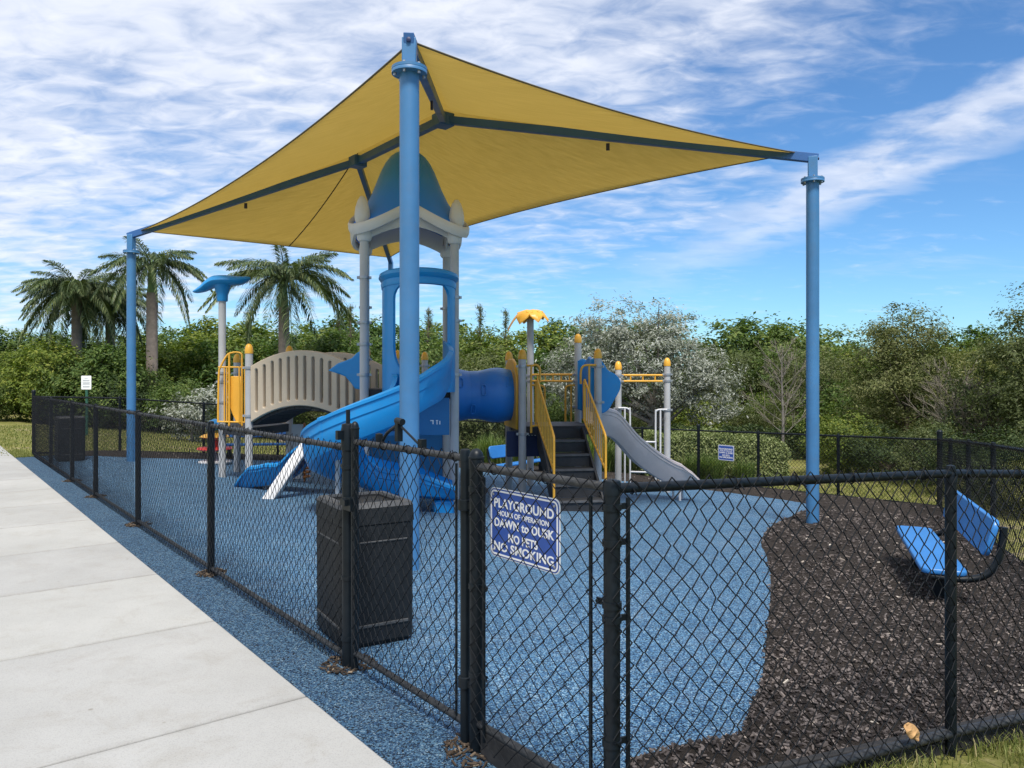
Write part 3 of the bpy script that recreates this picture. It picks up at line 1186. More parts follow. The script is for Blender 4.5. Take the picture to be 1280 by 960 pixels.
# spring closer on the top rail
b = MB()
cA, cB, cC = wpt(0.03, -0.34), wpt(0.03, -0.50), wpt(0.03, -0.80)
b.tube(bez([(*cA, 1.275), (*wpt(.03, -.40), 1.33), (*cB, 1.375)], 5), .009, 8)
b.box((*wpt(.03, -.52), 1.35), (.03, .03, .11), rz=AN)
b.tube([(*wpt(.03, -.50), 1.40), (*wpt(.03, -.56), 1.395)], .017, 10)
b.tube([(*wpt(.03, -.55), 1.37), (*wpt(.03, -.74), 1.285)], .006, 8)
b.box((*wpt(.03, -.75), 1.295), (.03, .035, .05), rz=AN)
b.lathe((*wpt(.03, -.31), 1.275), [(.018, 0), (.020, .03), (.020, .045), (.006, .05)], 12)
b.build('closer', M['black'], gate)
# latch fork and hinges
b = MB()
c = wpt(0, -0.06)
b.box((*wpt(-.01, -0.05), 0.92), (.05, .10, .07), rz=AN)
b.box((*wpt(-.045, -0.04), 0.93), (.02, .06, .035), rz=AN)
b.build('latch_fork', M['black'], gate)
for z in (0.28, 1.06):
    b = MB()
    b.lathe((*wpt(0, -1.165), z), [(.027, -.025), (.032, -.022), (.032, .022), (.027, .025)], 14)
    b.box((*wpt(0, -1.21), z), (.02, .06, .03), rz=AN)
    b.build('hinge', M['black'], gate)

wood_chip_rings([(*wpt(0, 0.0), .15), (*wpt(0, -1.25), .15), (*wpt(0, 2.54), .12), (*wpt(0, 5.18), .14), (*wpt(0, 7.7), .13), (*wpt(0, 9.7), .13)])

# ---- blue rule signs
TXT = [("PLAYGROUND", .0365, .082), ("HOURS OF OPERATION", .0205, .041), ("DAWN to DUSK", .0335, .0), ("NO PETS", .0325, -.055), ("NO SMONKING", .0335, -.100)]
TXT[4] = ("NO SMOKING", .0345, -.100)


def rule_sign(label, org, ux, w=.457, h=.30):
    ux = Vector(ux).normalized()
    uz = ux.cross(Vector((0, 0, 1)))
    t = thing('sign', label, 'sign', org, 0, 'blue playground rule signs')
    plate('sign_plate', rrect(-w / 2, -h / 2, w / 2, h / 2, .03), [], .004, .0005, M['sign_white'], t, Vector(org), ux, (0, 0, 1))
    plate('sign_face', rrect(-w / 2 + .004, -h / 2 + .004, w / 2 - .004, h / 2 - .004, .028), [], .0012, .0003, M['sign_blue'], t, Vector(org) + uz * .0028, ux, (0, 0, 1))
    plate('border', rrect(-w / 2 + .009, -h / 2 + .009, w / 2 - .009, h / 2 - .009, .024), [rrect(-w / 2 + .016, -h / 2 + .016, w / 2 - .016, h / 2 - .016, .018)], .001, .0002, M['sign_white'], t, Vector(org) + uz * .0040, ux, (0, 0, 1))
    for s, size, y in TXT:
        cu = bpy.data.curves.new('lettering', 'FONT')
        cu.body = s
        cu.align_x = 'CENTER'
        cu.align_y = 'CENTER'
        cu.size = size * 1.45
        cu.offset = .0014 if size > .03 else .0007
        cu.space_character = 1.04
        cu.extrude = .0004
        tmp = bpy.data.objects.new('lettering', cu)
        COL.objects.link(tmp)
        bpy.context.view_layer.update()
        me = bpy.data.meshes.new_from_object(tmp.evaluated_get(bpy.context.evaluated_depsgraph_get()))
        bpy.data.objects.remove(tmp)
        xs = [v.co.x for v in me.vertices]
        wd = max(xs) - min(xs)
        sx = min(1.0, (w - .05) / wd)
        if s == "PLAYGROUND" or s == "DAWN to DUSK" or s == "NO SMOKING":
            sx = (w - .065) / wd
        m = Matrix.Identity(4)
        for i in range(3):
            m[i][0], m[i][1], m[i][2] = ux[i] * sx, (0, 0, 1)[i], uz[i]
            m[i][3] = (uz * .0046 + Vector((0, 0, y)))[i]
        me.transform(m)
        me.materials.clear()
        me.materials.append(M['sign_white'])
        o = bpy.data.objects.new('lettering', me)
        COL.objects.link(o)
        o.parent = t
    for sx in (-1, 1):
        for sy in (-1, 1):
            c = Vector(org) + ux * sx * (w / 2 - .028) + Vector((0, 0, sy * (h / 2 - .028))) + uz * .004
            MB().lathe(c, [(.006, 0), (.005, .003), (.001, .004)], 8, uz).build('bolt', M['bolt'], t)
    return t


c = wpt(0.025, -1.545)
rule_sign('blue sign reading PLAYGROUND, hung on the near fence panel beside the gate', (c.x, c.y, 1.010), (-D).to_3d(), w=.45, h=.29)
c = wpt(12.22, 6.55)
rule_sign('small blue sign hung on the far fence in front of the clipped hedge', (c.x, c.y, -0.045), (-D).to_3d(), w=.42, h=.34)

# white notice on a green post beyond the far fence
nx, ny = -12.75, 23.0
t = thing('notice_sign', 'small white notice on a green post behind the far fence', 'sign', (nx, ny, 0))
MB().box((nx, ny + .03, .62), (.07, .04, 1.5)).build('post', M['green_post'], t)
plate('notice_plate', rrect(-.15, -.205, .15, .205, .02), [], .006, .001, M['sign_white'], t, (nx, ny, 1.47), (1, 0, 0), (0, 0, 1))
b = MB()
for z, w_ in ((1.60, .10), (1.545, .20), (1.52, .20), (1.47, .22), (1.445, .2), (1.41, .22), (1.36, .2), (1.335, .2)):
    b.box((nx, ny - .0045, z), (w_, .002, .011))
b.build('print', M['sign_grey'], t)

# ================================================================== SHADE CANOPY
near = Vector((-0.88, 6.59))
right = near + N * 6.28
left = Vector((-7.51, 15.15))
far = Vector((-3.08, 19.5))
HEADS = {'near': (4.25, 4.50), 'right': (4.30, 4.60), 'left': (4.10, 4.42), 'far': (4.25, 4.55)}
canopy = thing('shade_canopy', 'large yellow hip-roof shade canopy on four blue poles', 'canopy', (near.x, near.y, g(*near)))
ridge_mid = near + N * 3.14
pk1 = ridge_mid + D * 4.37
pk2 = ridge_mid + D * 7.3
PK1 = Vector((pk1.x, pk1.y, 5.80))
PK2 = Vector((pk2.x, pk2.y, 5.80))
corners = {}
for nm, p, pk in (('near', near, PK1), ('right', right, PK1), ('left', left, PK2), ('far', far, PK2)):
    gz = g(*p)
    FLZ, TOPZ = HEADS[nm]
    b = MB()
    b.lathe((p.x, p.y, 0), [(.0845, gz - .2), (.0845, FLZ - .03)], 28)
    po = b.build('pole', M['pole_blue'], canopy)
    b = MB()
    b.lathe((p.x, p.y, FLZ), [(.088, -.03), (.152, -.028), (.152, -.004), (.149, 0), (.152, .002), (.152, .026), (.088, .028)], 28)
    b.build('flange', M['pole_blue'], po)
    bolt_me = shared('flange bolt', lambda: MB().lathe((0, 0, 0), [(.014, -.05), (.014, -.028), (.009, -.027), (.009, .027), (.014, .028), (.014, .043)], 6).mesh('bolt', M['bolt']))
    for k in range(6):
        a_ = k * math.pi / 3 + .3
        cb_ = base_of(canopy)
        link('bolt', bolt_me, po, (p.x + .124 * math.cos(a_) - cb_.x, p.y + .124 * math.sin(a_) - cb_.y, FLZ - cb_.z))
    h2 = Vector((pk.x - p.x, pk.y - p.y, 0)).normalized()
    sd_ = h2.cross(Vector((0, 0, 1)))
    b = MB()
    b.box((p.x, p.y, (FLZ + TOPZ) / 2 + .01), (.12, .12, TOPZ - FLZ + .02), (h2, sd_, (0, 0, 1)))
    b.build('elbow', M['pole_blue'], po, bevel=.008)
    b = MB()
    b.bar((p.x - h2.x * .066, p.y - h2.y * .066, TOPZ - .01), (pk.x, pk.y, pk.z - .16), .09, .12)
    ra = b.build('rafter', M['beam_blue'], canopy, bevel=.006)
    mp_ = Vector((p.x, p.y, TOPZ)).lerp(pk, .52)
    b = MB()
    b.lathe((p.x - h2.x * .068, p.y - h2.y * .068, TOPZ - .01), [(.02, 0), (.02, .012), (.008, .016)], 10, -h2)
    b.build('bolt', M['navy'], ra)
    b = MB()
    b.box(Vector((mp_.x, mp_.y, mp_.z - .23)), (.05, .03, .10), (h2, sd_, (0, 0, 1)))
    b.build('fitting', M['navy'], ra)
    corners[nm] = Vector((p.x, p.y, TOPZ + .09)) + h2 * .20
b = MB()
b.bar(PK1 + Vector((0, 0, -.16)), PK2 + Vector((0, 0, -.16)), .105, .13)
b.build('ridge_beam', M['beam_blue'], canopy, bevel=.006)
for pk in (PK1, PK2):
    b = MB()
    b.box(pk + Vector((0, 0, -.17)), (.26, .26, .20), (N.to_3d(), D.to_3d(), (0, 0, 1)))
    b.build('peak_bracket', M['beam_blue'], canopy, bevel=.012)


def edge_curve(a, c, inward, n=51, scoop=.085, sag=.08):
    L = (c - a).length
    out = []
    for k in range(n):
        t = k / (n - 1)
        w = 4 * t * (1 - t)
        out.append(a.lerp(c, t) + inward * (L * scoop * w) + Vector((0, 0, -sag * w)))
    return out


def cloth(a, c, top, inward, seam=False, scoop=.085, sag=.08):
    """One face of the canopy from its scooped lower edge up to the ridge polyline top(t)."""
    low = edge_curve(a, c, inward, scoop=scoop, sag=sag)
    n = len(low)
    rows = []
    for j in range(13):
        v = j / 12
        row = []
        for i in range(n):
            t = i / (n - 1)
            q = low[i].lerp(top(t), v)
            w = 4 * v * (1 - v) * 4 * t * (1 - t)
            q = q + Vector((0, 0, -.10 * w))
            row.append(q)
        rows.append(row)
    o = MB().grid(rows).build('fabric_panel', M['fabric'], canopy)
    sol = o.modifiers.new('thickness', 'SOLIDIFY')
    sol.thickness = .004
    b = MB()
    b.tube(low, .010, 8)
    b.build('edge_hem', M['hem'], o)
    if seam:
        b = MB()
        m = n // 2
        b.tube([r[m] + Vector((0, 0, -.006)) for r in rows], .011, 6)
        b.build('seam', M['board'], o)


def hip(p, q, pk):
    def fn(t):
        if t < .5:
            return p.lerp(pk, t * 2)
        return pk.lerp(q, (t - .5) * 2)
    return fn


def hipridge(p, q, a, c):
    def fn(t):
        if t < .38:
            return p.lerp(a, t / .38)
        if t < .62:
            return a.lerp(c, (t - .38) / .24)
        return c.lerp(q, (t - .62) / .38)
    return fn


up = Vector((0, 0, .0))
N3, D3 = N.to_3d(), D.to_3d()
cloth(corners['near'], corners['right'], hip(corners['near'], corners['right'], PK1), D3, scoop=.03, sag=.03)
cloth(corners['left'], corners['far'], hip(corners['left'], corners['far'], PK2), -D3, seam=True)
cloth(corners['near'], corners['left'], hipridge(corners['near'], corners['left'], PK1, PK2), N3, scoop=.022, sag=.03)
cloth(corners['right'], corners['far'], hipridge(corners['right'], corners['far'], PK1, PK2), -N3)

# ================================================================== PLAY STRUCTURE
def at(px, py, Y):
    """World point on the survey photograph's sight line at distance Y (used to read off dimensions)."""
    return Vector(((px - 640) / 960 * Y, Y, EYE - (py - 472) / 960 * Y))


e1, e2 = E1.to_3d(), E2.to_3d()
UPV = Vector((0, 0, 1))
TA = Vector((-2.04, 10.60, 0))
TB = TA + e1 * 1.25
TD = TB + e2 * 1.25
TE = TA + e2 * 1.25
QA = Vector((0.165, 12.26, 0))
QB = QA + e1 * 1.25
QC = QB + e2 * 1.25
QD = QA + e2 * 1.25
play = thing('play_structure', 'blue and yellow play structure with spiral slide, tunnel and bridge', 'play structure', (TA.x, TA.y, g(TA.x, TA.y)))


def pole(p, top, cap='yellow', collars=(), r=0.0615):
    gz = g(p[0], p[1])
    off = base_of(play)
    b = MB().lathe((0, 0, 0), [(r, gz - .1), (r, top)], 20)
    o = b.build('post', M['silver'], None)
    o.parent = play
    o.location = (p[0] - off.x, p[1] - off.y, -off.z)
    if cap == 'yellow':
        def mk():
            return MB().lathe((0, 0, 0), [(r * 1.08, -.02), (r * 1.12, 0), (r * 1.10, .04), (r * .98, .08), (r * .72, .118), (r * .35, .138), (.001, .142)], 18).mesh('cap', M['yellow_pl'])
        link('cap', shared(('pcap', r), mk), o, (0, 0, top))

    def mc():
        b = MB().lathe((0, 0, 0), [(r + .001, -.024), (r + .012, -.022), (r + .014, 0), (r + .012, .022), (r + .001, .024)], 20)
        b.box((r + .018, 0, 0), (.04, .05, .034))
        b.box((-r - .018, 0, 0), (.04, .05, .034))
        return b.mesh('collar', M['collar'])
    for cz in collars:
        link('collar', shared(('pcol', r), mc), o, (0, 0, cz), (0, 0, math.atan2(e1.y, e1.x)))
    return o


pole(TA, 3.66, None, (3.0, 2.38, 2.08, 1.66))
pole(TB, 3.66, None, (2.75, 2.42, 1.66))
pole(TD, 3.66, None, (2.7, 1.7))
pole(TE, 3.66, None, (2.7, 1.9))
pole(TE + e2 * 1.3, 2.02, 'yellow', (1.8,))
pole(at(497, 440, 14.6), 2.0, 'yellow', (1.85,))
pole(at(531, 440, 14.9), 1.98, 'yellow', (1.85,))
pole(QA, 1.93, 'yellow', (1.80, .72))
pole(QB, 1.95, 'yellow', (1.80, 1.22, .8))
pole(QC, 2.26, 'yellow', (1.67, 1.55, 1.1))
pole(QD, 1.94, 'yellow', (1.7,))
PT = Vector((.355, 14.85, 0))
pole(PT, 2.78, None, (2.76, 1.66, 1.56), .066)
PX = Vector((2.02, 14.60, 0))
PY = Vector((2.98, 14.75, 0))
pole(PX, 1.79, 'yellow', (1.66, 1.55, 1.03))
pole(PY, 1.86, 'yellow', (1.68, 1.56, 1.0))
L1 = Vector((-4.28, 12.5, 0))
L2 = Vector((-4.0, 13.8, 0))
L3 = Vector((-5.12, 14.3, 0))
L4 = Vector((-4.98, 13.2, 0))
pole(L1, 2.03, 'yellow', (1.78, 1.0))
pole(L2, 2.05, 'yellow', (1.8,))
pole(L3, 1.92, 'yellow', (1.7,))
pole(L4, 3.0, None, (1.7, 1.55, 1.2))

# decks
def deck(corners, z, th=.07, lip=.14):
    b = MB()
    n = len(corners)
    vs = [(c[0], c[1], z) for c in corners] + [(c[0], c[1], z - th) for c in corners]
    b.add(vs, [tuple(range(n)), tuple(range(2 * n - 1, n - 1, -1))] + [(i, i + n, (i + 1) % n + n, (i + 1) % n) for i in range(n)])
    for i in range(n):
        p, q = Vector(corners[i]), Vector(corners[(i + 1) % n])
        b.bar((p.x, p.y, z - lip / 2 - .003), (q.x, q.y, z - lip / 2 - .003), .035, lip)
    return b.build('deck', M['deck'], play, bevel=.006)


i_ = .05
deck([TA + (e1 + e2) * i_, TB + (e2 - e1) * i_, TD - (e1 + e2) * i_, TE + (e1 - e2) * i_], 1.46)
deck([TE + (e1 + e2) * i_, TD + (e2 - e1) * i_, TD + e2 * 1.25, TE + e2 * 1.25], .86)
deck([QA + (e1 + e2) * i_, QB + (e2 - e1) * i_, QC - (e1 + e2) * i_, QD + (e1 - e2) * i_], .84)
deck([L1, L2, L3, L4], .80)

# ---- bell roof of the tower
TC = (TA + TB + TD + TE) / 4
ang0 = math.atan2(e1.y, e1.x)


def bell():
    NP = 96
    prof = [(0.0, None), (.10, None), (.22, None), (.36, None), (.5, None), (.62, None), (.74, None), (.84, None), (.91, None), (.96, None), (.985, None), (1, None)]
    zt = np.array([4.02, 4.12, 4.24, 4.38, 4.52, 4.64, 4.76, 4.85, 4.905, 4.94, 4.952, 4.955])
    rt = np.array([.620, .575, .535, .490, .440, .392, .330, .265, .200, .125, .060, .002])
    out, inn, rim = [], [], []
    for i in range(len(zt)):
        ro, ri = [], []
        w = max(0, 1 - i / 4.0) ** 1.6
        for k in range(NP):
            th = 2 * math.pi * k / NP
            c = abs(math.sin(2 * th)) ** 1.6           # 1 at the corners over the posts
            r = rt[i] + w * c * .36
            z = zt[i] - w * c * .32
            d = Vector((math.cos(th + ang0), math.sin(th + ang0), 0))
            ro.append(TC + d * r + UPV * z)
            ri.append(TC + d * max(r - .03, .001) + UPV * (z - .03))
        out.append(ro)
        inn.append(ri)
    b = MB()
    b.grid(out, True)
    b.grid(inn, True)
    b.grid([out[0], inn[0]], True)
    roof = b.build('tower_roof', M['roof_blue'], play)
    # white rim that waves from post to post
    fr = []
    for k in range(NP + 1):
        th = 2 * math.pi * k / NP
        c = abs(math.sin(2 * th)) ** 1.6
        d = Vector((math.cos(th + ang0), math.sin(th + ang0), 0))
        fr.append((TC + d * (.625 + c * .37) + UPV * (4.02 - c * .33), d, UPV))
    o_ = [(-.02, -.10), (.03, -.11), (.055, -.07), (.065, .0), (.05, .035), (.015, .03), (-.01, .0), (-.025, -.05)]
    MB().sweep(fr, o_, cap=False).build('rim', M['white_pl'], roof)
    # skirt panels between posts
    for p, q in ((TA, TB), (TB, TD), (TD, TE), (TE, TA)):
        v = (q - p).normalized()
        Lp = 1.25
        top = [(x, 3.97 - .18 * abs(2 * x / Lp - 1) ** 2) for x in np.linspace(Lp - .04, .04, 13)]
        bot = [(x, 3.74 - .21 * abs(2 * x / Lp - 1) ** 1.7) for x in np.linspace(.04, Lp - .04, 13)]
        plate('skirt', bot + top, [], .03, .006, M['white_pl'], roof, p + (TC - p).normalized() * .03, v, UPV)
    for p in (TA, TB, TD, TE):
        b = MB()
        b.lathe((p.x, p.y, 0), [(.078, 3.50), (.10, 3.53), (.105, 3.60), (.085, 3.68)], 18)
        oo = p + (p - TC).normalized() * .035
        b.lathe((oo.x, oo.y, 0), [(.07, 3.70), (.105, 3.80), (.108, 3.86), (.095, 3.96), (.065, 4.06), (.03, 4.115), (.002, 4.125)], 18)
        b.build('finial', M['white_pl'], roof)


bell()

# ---- spiral slide
def chute(path, prof_fn, name, mat, parent=play):
    frames = []
    n = len(path)
    for i, p in enumerate(path):
        t = (path[min(i + 1, n - 1)] - path[max(i - 1, 0)])
        h = Vector((t.x, t.y, 0)).normalized()
        rgt = h.cross(UPV)
        frames.append((p, rgt, UPV, prof_fn(i / (n - 1))))
    return MB().sweep(frames, None if False else frames[0][3]).build(name, mat, parent)


def u_prof(w, H, step=True, skirt=.03, lip=.05, hin=1.0):
    t = .03
    Ho = H
    Hi = max(H * hin, min(.14, H))
    m17, m05 = min(.17, H * .6), min(.05, H * .3)
    L_ = [(-w - lip, Ho - .02), (-w - lip, Ho - .055), (-w - t, Ho - .07), (-w - t, H * .62), (-w - t + .014, H * .58), (-w - t + .014, m17), (-w * .86, .02), (-w * .5, -skirt)]
    q = Hi / Ho
    Rr = [(-a, b * q if b > 0 else b) for a, b in reversed(L_)]
    in0 = [(w - .012, Ho), (w, Ho - .02), (w, m17), (w * .84, m05), (w * .48, 0)]
    inner_ = [(a, b * q) for a, b in in0]
    il = [(-a, b) for a, b in reversed(in0)]
    return L_ + Rr + inner_ + il


SC = Vector((-1.68, 9.65, 0))
RC = .56
S0 = SC + e1 * RC + e2 * .98
pts = []
for k in range(8):
    t = k / 8
    pts.append((S0.lerp(SC + e1 * RC, t), 1.485 - .05 * t))
zk = [(0, 1.43), (45, 1.25), (90, .985), (135, .73), (180, .48), (225, .28), (270, .12)]
for k in range(49):
    a = 270 * k / 48
    zf = float(np.interp(a, [x for x, _ in zk], [z for _, z in zk]))
    th = R(-a)
    pts.append((SC + e1 * RC * math.cos(th) + e2 * RC * math.sin(th), zf))
for k in range(1, 11):
    t = k / 10
    pts.append((SC + e2 * RC + e1 * 1.02 * t, .12 - .10 * t ** .8))
spath = [p + UPV * z for p, z in pts]


def sprof(t):
    H = float(np.interp(t, [0, .12, .3, .6, .84, .93, 1.0], [.66, .58, .46, .43, .40, .33, .17]))
    return u_prof(.335, H, hin=float(np.interp(t, [0, .14, .3, 1], [.32, .36, .5, 1])))


sp_ = chute(spath, sprof, 'spiral_slide', M['slide_blue'])
for i0 in (9, 32, 57):                             # bolted joints between the moulded sections
    fr_ = []
    for i in (i0, i0 + 1):
        tt = spath[min(i + 1, len(spath) - 1)] - spath[i - 1]
        hh = Vector((tt.x, tt.y, 0)).normalized()
        f_ = (i - i0) * .008
        Hh = float(np.interp(i / (len(spath) - 1), [0, .12, .3, .6, .84, .93, 1.0], [.66, .58, .46, .43, .40, .33, .17]))
        base_ = spath[i0] + tt.normalized() * f_
        fr_.append((base_, hh.cross(UPV), UPV, u_prof(.339, Hh + .003, lip=.050, skirt=.036, hin=float(np.interp(i / (len(spath) - 1), [0, .14, .3, 1], [.32, .36, .5, 1])))))
    MB().sweep(fr_, fr_[0][3]).build('section_joint', M['slide_blue'], sp_)
b = MB()
ex = SC + e2 * RC + e1 * .86
b.box((ex.x, ex.y, -.105), (.26, .42, .20), (e1, e2, UPV))
b.build('slide_foot', M['slide_blue'], sp_, bevel=.03)
for a in (150, 235):
    b = MB()
    th = R(-a)
    q = SC + e1 * RC * math.cos(th) + e2 * RC * math.sin(th)
    zt_ = float(np.interp(a, [x for x, _ in zk], [z for _, z in zk])) - .02
    b.tube([(q.x, q.y, g(q.x, q.y) - .05), (q.x, q.y, zt_)], .03, 12)
    b.build('slide_support', M['silver'], sp_)


def hood():
    c = S0 + e2 * .0
    r = .47

    def d(phi):                                    # phi -90 (left) .. 90 (right), 0 towards the front
        return e1 * math.sin(R(phi)) - e2 * math.cos(R(phi))

    def wall(ph0, ph1, z0, z1, nz_, name, flare):
        ro, ri = [], []
        for j in range(nz_ + 1):
            z = z0 + (z1 - z0) * j / nz_
            w = 1 - j / nz_
            fl = flare * (max(0, w - .55) / .45) ** 2.6 + math.copysign(26, flare) * (max(0, .16 - w) / .16) ** 2.2
            pa_, pb_ = (ph0, ph1 + fl) if flare > 0 else (ph0 + fl, ph1)
            k = [pa_ + (pb_ - pa_) * i / 10 for i in range(11)]
            ro.append([c + d(p) * (r + .035) + UPV * z for p in k])
            ri.append([c + d(p) * (r - .01) + UPV * z for p in k][::-1])
        rows_ = [a + b_ for a, b_ in zip(ro, ri)]
        bm_ = MB().grid(rows_, True)
        return bm_.build(name, M['slide_blue'], hd, bevel=0)
    # top hoop
    fr = []
    for k in range(33):
        ph = -104 + 208 * k / 32
        zz = 2.985 - .05 * (ph / 104) ** 2
        fr.append((c + d(ph) * r + UPV * zz, d(ph), UPV))
    prof = [(.0, -.115), (.045, -.105), (.055, -.04), (.040, -.012), (.062, .005), (.085, .04), (.075, .085), (.04, .105), (.0, .09), (-.02, 0)]
    hd = MB().sweep(fr, prof).build('slide_hood', M['slide_blue'], play)
    wall(-104, -46, 1.40, 2.93, 24, 'side_column', 74)
    wall(54, 104, 1.42, 2.93, 24, 'side_column', -26)


hood()

# activity panels under the tower and inside it
plate('activity_panel', [(0.08, .82), (1.17, .82), (1.17, 1.33), (0.08, 1.33)], [[(.2, .87), (.2, 1.09), (.62, 1.09), (.62, .87)]], .03, .005, M['panel_blue'], play, TA - e2 * .02, e1, UPV)
plate('inset_panel', [(0.19, .86), (.63, .86), (.63, 1.10), (.19, 1.10)], [], .012, .002, M['navy'], play, TA + e2 * .0, e1, UPV)
for a, z, w_, h_ in ((.72, 1.22, .05, .014), (.72, 1.19, .014, .06), (.93, 1.02, .05, .014), (.945, .995, .014, .05), (1.0, 1.02, .03, .012), (1.0, .99, .012, .05), (1.04, .99, .012, .05)):
    c_ = TA + e1 * a - e2 * .0365 + UPV * z
    MB().box(c_, (w_, .003, h_), (e1, e2, UPV)).build('panel_mark', M['sign_white'], play)
plate('wall_panel', rrect(.03, 1.5, .55, 2.75, .08), [], .03, .006, M['panel_blue'], play, TB + e1 * .02 + e2 * .62, e2, UPV)
plate('wall_panel', rrect(.05, .0, 1.2, .82, .04), [], .03, .006, M['panel_blue'], play, TE + e2 * .02, e1, UPV)
for c_, m_ in ((at(535, 540, 12.6), M['orange']), (at(380.5, 540, 13.2), M['orange'])):
    b = MB()
    z = g(c_.x, c_.y) + .1
    while z < .82:
        ring = [(c_.x + .085 * math.cos(a), c_.y + .085 * math.sin(a), z) for a in np.linspace(0, 2 * math.pi, 15)[:-1]]
        b.tube(ring, .021, 8, closed=True)
        z += .075
    b.tube([(c_.x, c_.y, g(c_.x, c_.y)), (c_.x, c_.y, .84)], .02, 8)
    b.build('coil_climber', m_, play)
plate('wall_panel', rrect(-.09, -.1, .09, .82, .02), [], .05, .006, M['silver'], play, Vector((at(372, 520, 13.1).x, 13.1, 0)), (1, 0, 0), UPV)

# blue leaf-shaped side panel left of the tower
Yf = 11.35
o0 = Vector((TA.x - .02, Yf, 0))
fish = [at(px, py, Yf) for px, py in ((414.5, 462.5), (424, 455.5), (433, 452.5), (441, 449), (447, 443), (455, 438), (455, 486), (445, 484), (440, 477), (433, 469), (424, 465.5))]
plate('leaf_panel', [(p.x - o0.x, p.z) for p in fish], [], .07, .022, M['slide_blue'], play, o0, (1, 0, 0), UPV)

# ---- arched bridge
BR = Vector((-2.42, 11.86, 0))
BL = Vector((-4.24, 12.48, 0))
bv_ = (BR - BL)
BLEN = bv_.length
bv_.normalize()
bn = UPV.cross(bv_)                               # away from the camera
if bn.y < 0:
    bn = -bn


def arc(a, z0, rise):
    return z0 + rise * (1 - (2 * a / BLEN - 1) ** 2)


def bridge_panel(org):
    xs = np.linspace(0.03, BLEN - .03, 25)
    outer2 = [(x, arc(x, .90, .29)) for x in xs] + [(x, arc(x, 1.78, .26)) for x in xs[::-1]]
    holes = []
    k = 0
    while .125 + .152 * k < BLEN - .12:
        a = .13 + .152 * k
        zb, zt_ = arc(a, 1.03, .26), arc(a, 1.67, .27)
        w = .039
        loop = [(a + w * math.cos(t), zb + w * math.sin(t)) for t in np.linspace(math.pi, 2 * math.pi, 7)] + [(a + w * math.cos(t), zt_ + w * math.sin(t)) for t in np.linspace(0, math.pi, 7)]
        holes.append(loop)
        k += 1
    return plate('bridge_panel', outer2, holes, .085, .014, M['beige'], play, org, bv_, UPV)


bridge_panel(BL)
bridge_panel(BL + bn * .95)
b = MB()
xs = np.linspace(0, BLEN, 13)
for x0, x1 in zip(xs[:-1], xs[1:]):
    p = BL + bv_ * x0 + bn * .475 + UPV * (arc(x0, .86, .29))
    q = BL + bv_ * x1 + bn * .475 + UPV * (arc(x1, .86, .29))
    b.bar(p, p.lerp(q, .94), .86, .05)
b.build('bridge_deck', M['deck'], play)

# ---- left deck: yellow barrier, blue topper
b = MB()
T_ = lambda l, Y: [at(px, py, Y) for px, py in l]
b.tube(bez(T_([(272.5, 528), (273.5, 470), (276, 458), (284, 444), (290, 441), (297, 440.5), (302, 443), (302.5, 452), (302.5, 532)], 13.0), 5), .017, 10)
for px in (280.5, 283.5, 286.5):
    b.tube(T_([(px, 460), (px, 527)], 13.0), .0125, 8)
b.tube(T_([(286.5, 441), (286.5, 535)], 13.0), .017, 10)
for px in (306, 299):
    b.tube(T_([(px, 458), (px, 528)], 12.9), .0125, 8)
b.tube(T_([(273, 459), (307, 459)], 13.0), .014, 8)
b.tube(T_([(273, 527), (307, 528)], 13.0), .014, 8)
b.build('barrier', M['yellow'], play)
yo = Vector((0, 13.08, 0))
yp = [at(px, py, 13.08) for px, py in ((287.5, 471), (301, 471), (301.5, 530), (296, 527), (291.5, 517), (288.5, 508))]
plate('yellow_panel', [(p.x, p.z) for p in yp], [], .05, .01, M['yellow_pl'], play, yo, (1, 0, 0), UPV)


def topper():
    ctr = [(241.5, 364.5, .015, .03), (246, 364, .045, .08), (254, 361, .075, .14), (262, 356, .10, .19), (270, 352.5, .12, .22), (280, 351.5, .115, .23), (291, 351.5, .105, .22), (301, 351, .085, .17), (309, 348.5, .05, .1), (312.5, 347, .012, .03)]
    cp = bez([at(px, py, 13.2) for px, py, *_ in ctr], 5)
    n = len(cp)
    hs = np.interp(np.linspace(0, 1, n), np.linspace(0, 1, len(ctr)), [c[2] for c in ctr])
    ws = np.interp(np.linspace(0, 1, n), np.linspace(0, 1, len(ctr)), [c[3] for c in ctr])
    fr = []
    for i, p in enumerate(cp):
        t = (cp[min(i + 1, n - 1)] - cp[max(i - 1, 0)]).normalized()
        up_ = t.cross(Vector((0, 1, 0))) * -1
        if up_.z < 0:
            up_ = -up_
        pr = [(ws[i] * math.cos(a), hs[i] * math.sin(a) * (.75 if math.sin(a) < 0 else .9)) for a in np.linspace(0, 2 * math.pi, 19)[:-1]]
        fr.append((p, Vector((0, 1, 0)), up_, pr))
    b = MB().sweep(fr, fr[0][3])
    b.lathe((L4.x, L4.y, 0), [(.085, 2.93), (.092, 2.95), (.095, 3.05), (.13, 3.17), (.17, 3.24)], 18)
    b.build('blue_topper', M['slide_blue'], play)


topper()


